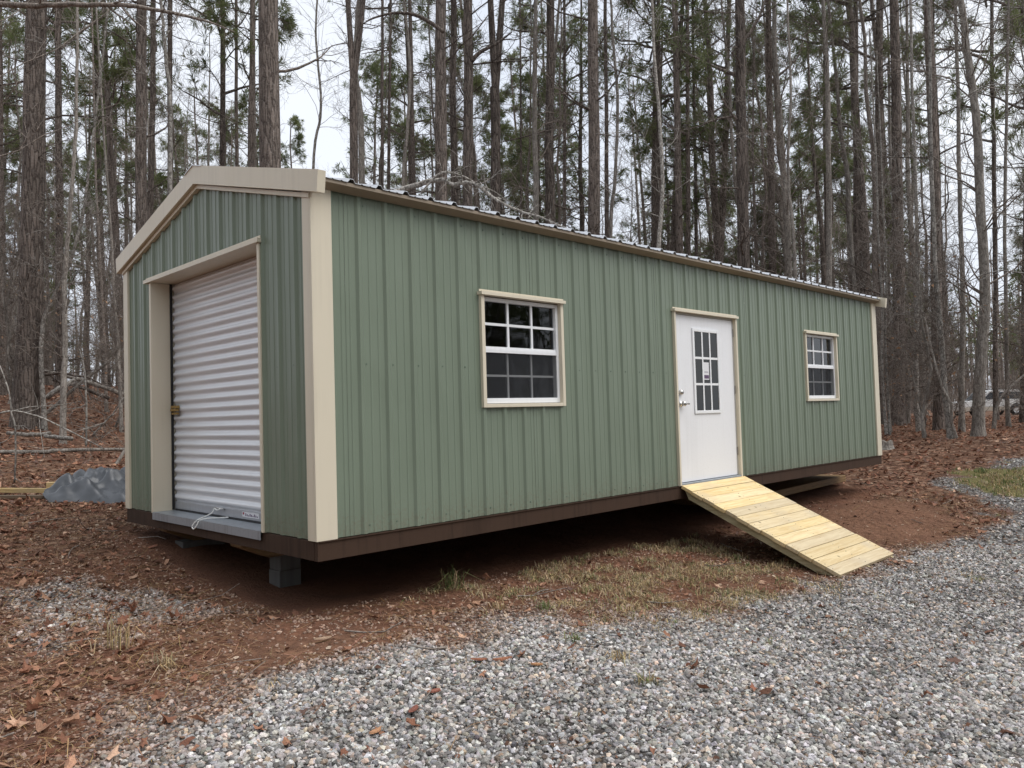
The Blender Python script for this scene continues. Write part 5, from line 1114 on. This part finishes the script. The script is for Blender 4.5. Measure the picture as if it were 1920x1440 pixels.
def fragments(n):
    """crumbs of bark, leaf and chaff between the leaves"""
    x, y, d = wedge(n, 2.9, 11, .45); gv, cl, gr, gn, lt = masks(x, y); keep = (rng.random(n) < np.clip(lt*1.0+.25*gr, .05, 1)*(.25+1.1*fbm(x*3.1, y*3.1, 44))*(1-.45*cl)*np.where(d < 7, .6, 1)+.10*cl+.13*gv*sstep(.45, .65, fbm(x*1.6, y*1.6, 89))) & ~inshed(x, y); x, y = x[keep], y[keep]; n = len(x); z, _ = ground_z(x, y)
    s = .004+.017*rng.random(n)**2; V = np.zeros((n, 5, 3)); a = np.arange(5)*2*math.pi/5; V[:, :, 0] = np.cos(a)*(1+rng.normal(0, .25, (n, 5))); V[:, :, 1] = np.sin(a)*rng.uniform(.3, .9, (n, 1)); V[:, :, 2] = rng.normal(0, .22, (n, 5)); V *= s[:, None, None]
    V = np.einsum('nij,nkj->nki', rotmats(n, .4), V)+np.c_[x, y, z+rng.uniform(.004, .016, n)][:, None, :]
    pal = np.array([(.12, .06, .038), (.20, .10, .062), (.30, .17, .11), (.44, .31, .22), (.56, .44, .33)]); tint = pal[rng.choice(5, n, p=[.2, .28, .28, .17, .07])]*rng.uniform(.8, 1.2, (n, 1))
    T = (np.arange(n)[:, None, None]*5+np.array([[0, 1, 2], [0, 2, 3], [0, 3, 4]])[None]).reshape(-1, 3)
    o = link('leaf_fragments', np_mesh('leaf_fragments', V.reshape(-1, 3), None, T, MT['leaf'], False, {'tint': np.repeat(tint, 5, 0)})); tag(o, 'crumbled leaf and bark fragments strewn over the soil', 'leaf litter', None, 'stuff')
fragments(120000)
def blades(cx, cy, nb, hmin, hmax, rad, spread, green, mat='blade', wide=.0032):
    """grass blades for many tufts -> verts, quads, tint"""
    M = len(cx); x = np.repeat(cx, nb)+rng.normal(0, rad, M*nb); y = np.repeat(cy, nb)+rng.normal(0, rad, M*nb); n = M*nb; z, _ = ground_z(x, y); h = rng.uniform(hmin, hmax, n)
    a = rng.uniform(0, 6.283, n); out = rng.normal(0, spread, n); d = np.c_[np.cos(a), np.sin(a)]; w = np.c_[-np.sin(a), np.cos(a), np.zeros(n)]*wide
    b0 = np.c_[x, y, z-.004]; m1 = b0+np.c_[d*(out*h*.35)[:, None], h*.6]; t1 = b0+np.c_[d*(out*h*1.15)[:, None], h*np.clip(1.0-np.abs(out)*.55, .15, 1)]
    V = np.stack([b0-w, b0+w, m1+w*.8, m1-w*.8, t1], 1); b5 = np.arange(n)[:, None]*5; Q = b5+np.array([[0, 1, 2, 3]]); T = b5+np.array([[3, 2, 4]])
    g = (np.repeat(rng.random(M), nb)*.6+rng.random(n)*.4) < green
    tint = np.where(g[:, None], np.array([.19, .225, .085]), np.array([.52, .39, .225]))*rng.uniform(.45, 1.35, (n, 1))*np.c_[rng.uniform(.85, 1.1, n), np.ones(n), rng.uniform(.8, 1.2, n)]; return V.reshape(-1, 3), Q, T, np.repeat(tint, 5, 0)
def grass_obj(name, label, parts, kind='stuff', cat='grass', group=None):
    V = []; Q = []; T = []; C = []; n = 0
    for v, q, t, c in parts: V.append(v); Q.append(q+n); T.append(t+n); C.append(c); n += len(v)
    o = link(name, np_mesh(name, np.concatenate(V), np.concatenate(Q), np.concatenate(T), MT['blade'], False, {'tint': np.concatenate(C)})); tag(o, label, cat, group, kind); return o
x, y, d = wedge(16000, 4.0, 12, .2); gv, cl, gr, gn, lt = masks(x, y); keep = (rng.random(len(x)) < gr*.95*sstep(.36, .60, fbm(x*3.6, y*3.6, 61))+.010*gv*(fbm(x*1.5, y*1.5, 66) > .5)) & ~inshed(x, y)
grass_obj('dry_grass', 'patchy straw-coloured grass between the shed and the gravel', [blades(x[keep], y[keep], 17, .014, .075, .034, 1.3, .26, wide=.0028)])
x, y, d = wedge(14000, 10, 19, .2); gv, cl, gr, gn, lt = masks(x, y); keep = rng.random(len(x)) < gn*.9*sstep(.2, .5, fbm(x*2, y*2, 68))
grass_obj('green_grass', 'green grass patch at the far edge of the gravel', [blades(x[keep], y[keep], 12, .03, .085, .05, .8, .5, wide=.006)])
for (tx, ty, nb, h0, h1, rd, sp, gn_, lab) in [(1.32, .22, 60, .10, .26, .03, .9, .45, 'long grass tuft arching at the edge of the shade under the long wall'), (.95, -1.36, 34, .03, .09, .022, .8, .6, 'small green grass tuft alone in the stained gravel'), (.91, -1.74, 40, .04, .10, .03, .9, .15, 'straw-coloured tuft in the middle of the gravel'), (-1.01, -.08, 46, .03, .12, .035, 1.2, .25, 'flattened pale tuft on the bare soil in front of the roll-up door'), (-1.12, .43, 36, .10, .26, .05, .45, 0, 'tall dry grass stalks near the left pale gravel'), (1.31, -.77, 40, .04, .09, .035, .7, .6, 'green tuft at the near edge of the dry grass'), (1.09, -.54, 40, .03, .09, .04, .7, .2, 'yellow tuft at the near end of the dry grass'), (.72, -2.05, 34, .03, .10, .03, 1.0, .2, 'sprawling tawny tuft in the open gravel')]:
    o = grass_obj('grass_tuft', lab, [blades(np.array([tx]), np.array([ty]), nb, h0, h1, rd, sp, gn_)], None, 'grass', 'single grass tufts')
# reddish bark chips on the gravel
cm = attr_mat('bark_chip', .8)
for i, (cx, cy, s, lab) in enumerate([(.25, -1.26, .085, 'left one of two long red bark chips on the gravel'), (.35, -1.335, .095, 'right one of two long red bark chips on the gravel'), (-.20, -1.41, .075, 'blocky red bark chip lying nearest the middle of the gravel'), (.44, -1.52, .06, 'small orange chip right of the two long chips'), (-.63, -1.52, .075, 'orange leaf-like chip low in the gravel'), (-.40, -1.50, .08, 'dull red chip between grey stones'), (-.20, -.36, .10, 'pale bark flake on the bare clay before the near corner')]):
    n = 8; a = np.linspace(0, 2*math.pi, n, endpoint=False); rr = rng.uniform(.8, 1.1, n); s *= .62; ol = np.c_[np.cos(a)*rr*s, np.sin(a)*rr*s*.36]; z, _ = ground_z(np.array([cx]), np.array([cy])); V = np.r_[np.c_[ol, np.zeros(n)], np.c_[ol*.9, np.full(n, .008)]]
    V[:, 2] += V[:, 0]**2*2; Q = [(j, (j+1) % n, n+(j+1) % n, n+j) for j in range(n)]; T = [(n, n+j, n+j+1) for j in range(1, n-1)]
    col = np.array([(.30, .125, .075), (.33, .14, .08), (.30, .12, .085), (.42, .22, .11), (.45, .24, .13), (.22, .085, .06), (.36, .25, .17)][i])
    o = link('bark_chip', np_mesh('bark_chip', V, Q, T, cm, False, {'tint': np.tile(col, (2*n, 1))}), None, (cx, cy, z[0]+.018), (rng.normal(0, .08), rng.normal(0, .08), [-.5, -.95, -.2, -.7, .3, .5, -.3][i])); tag(o, lab, 'bark chip', 'bark chips')
# sticks
m = MB(); x, y, d = wedge(900, 3.2, 16, .6); gv, cl, gr, gn, lt = masks(x, y); keep = (rng.random(900) < .08+.5*lt) & ~inshed(x, y); z, _ = ground_z(x[keep], y[keep]); S = np.c_[x[keep], y[keep], z+.02]
Pk = grow(S, np.c_[rng.normal(0, 1, (len(S), 2)), rng.normal(0, .06, len(S))], rng.uniform(.08, .5, len(S)), 4, .16, 0); V, Q = tubes(Pk, rng.uniform(.002, .007, len(S))[:, None]*np.linspace(1, .5, 4), 4); m.add(V, Q)
o = m.build('sticks', MT['twig'], None, True); tag(o, 'small sticks scattered over the soil', 'sticks', None, 'stuff')
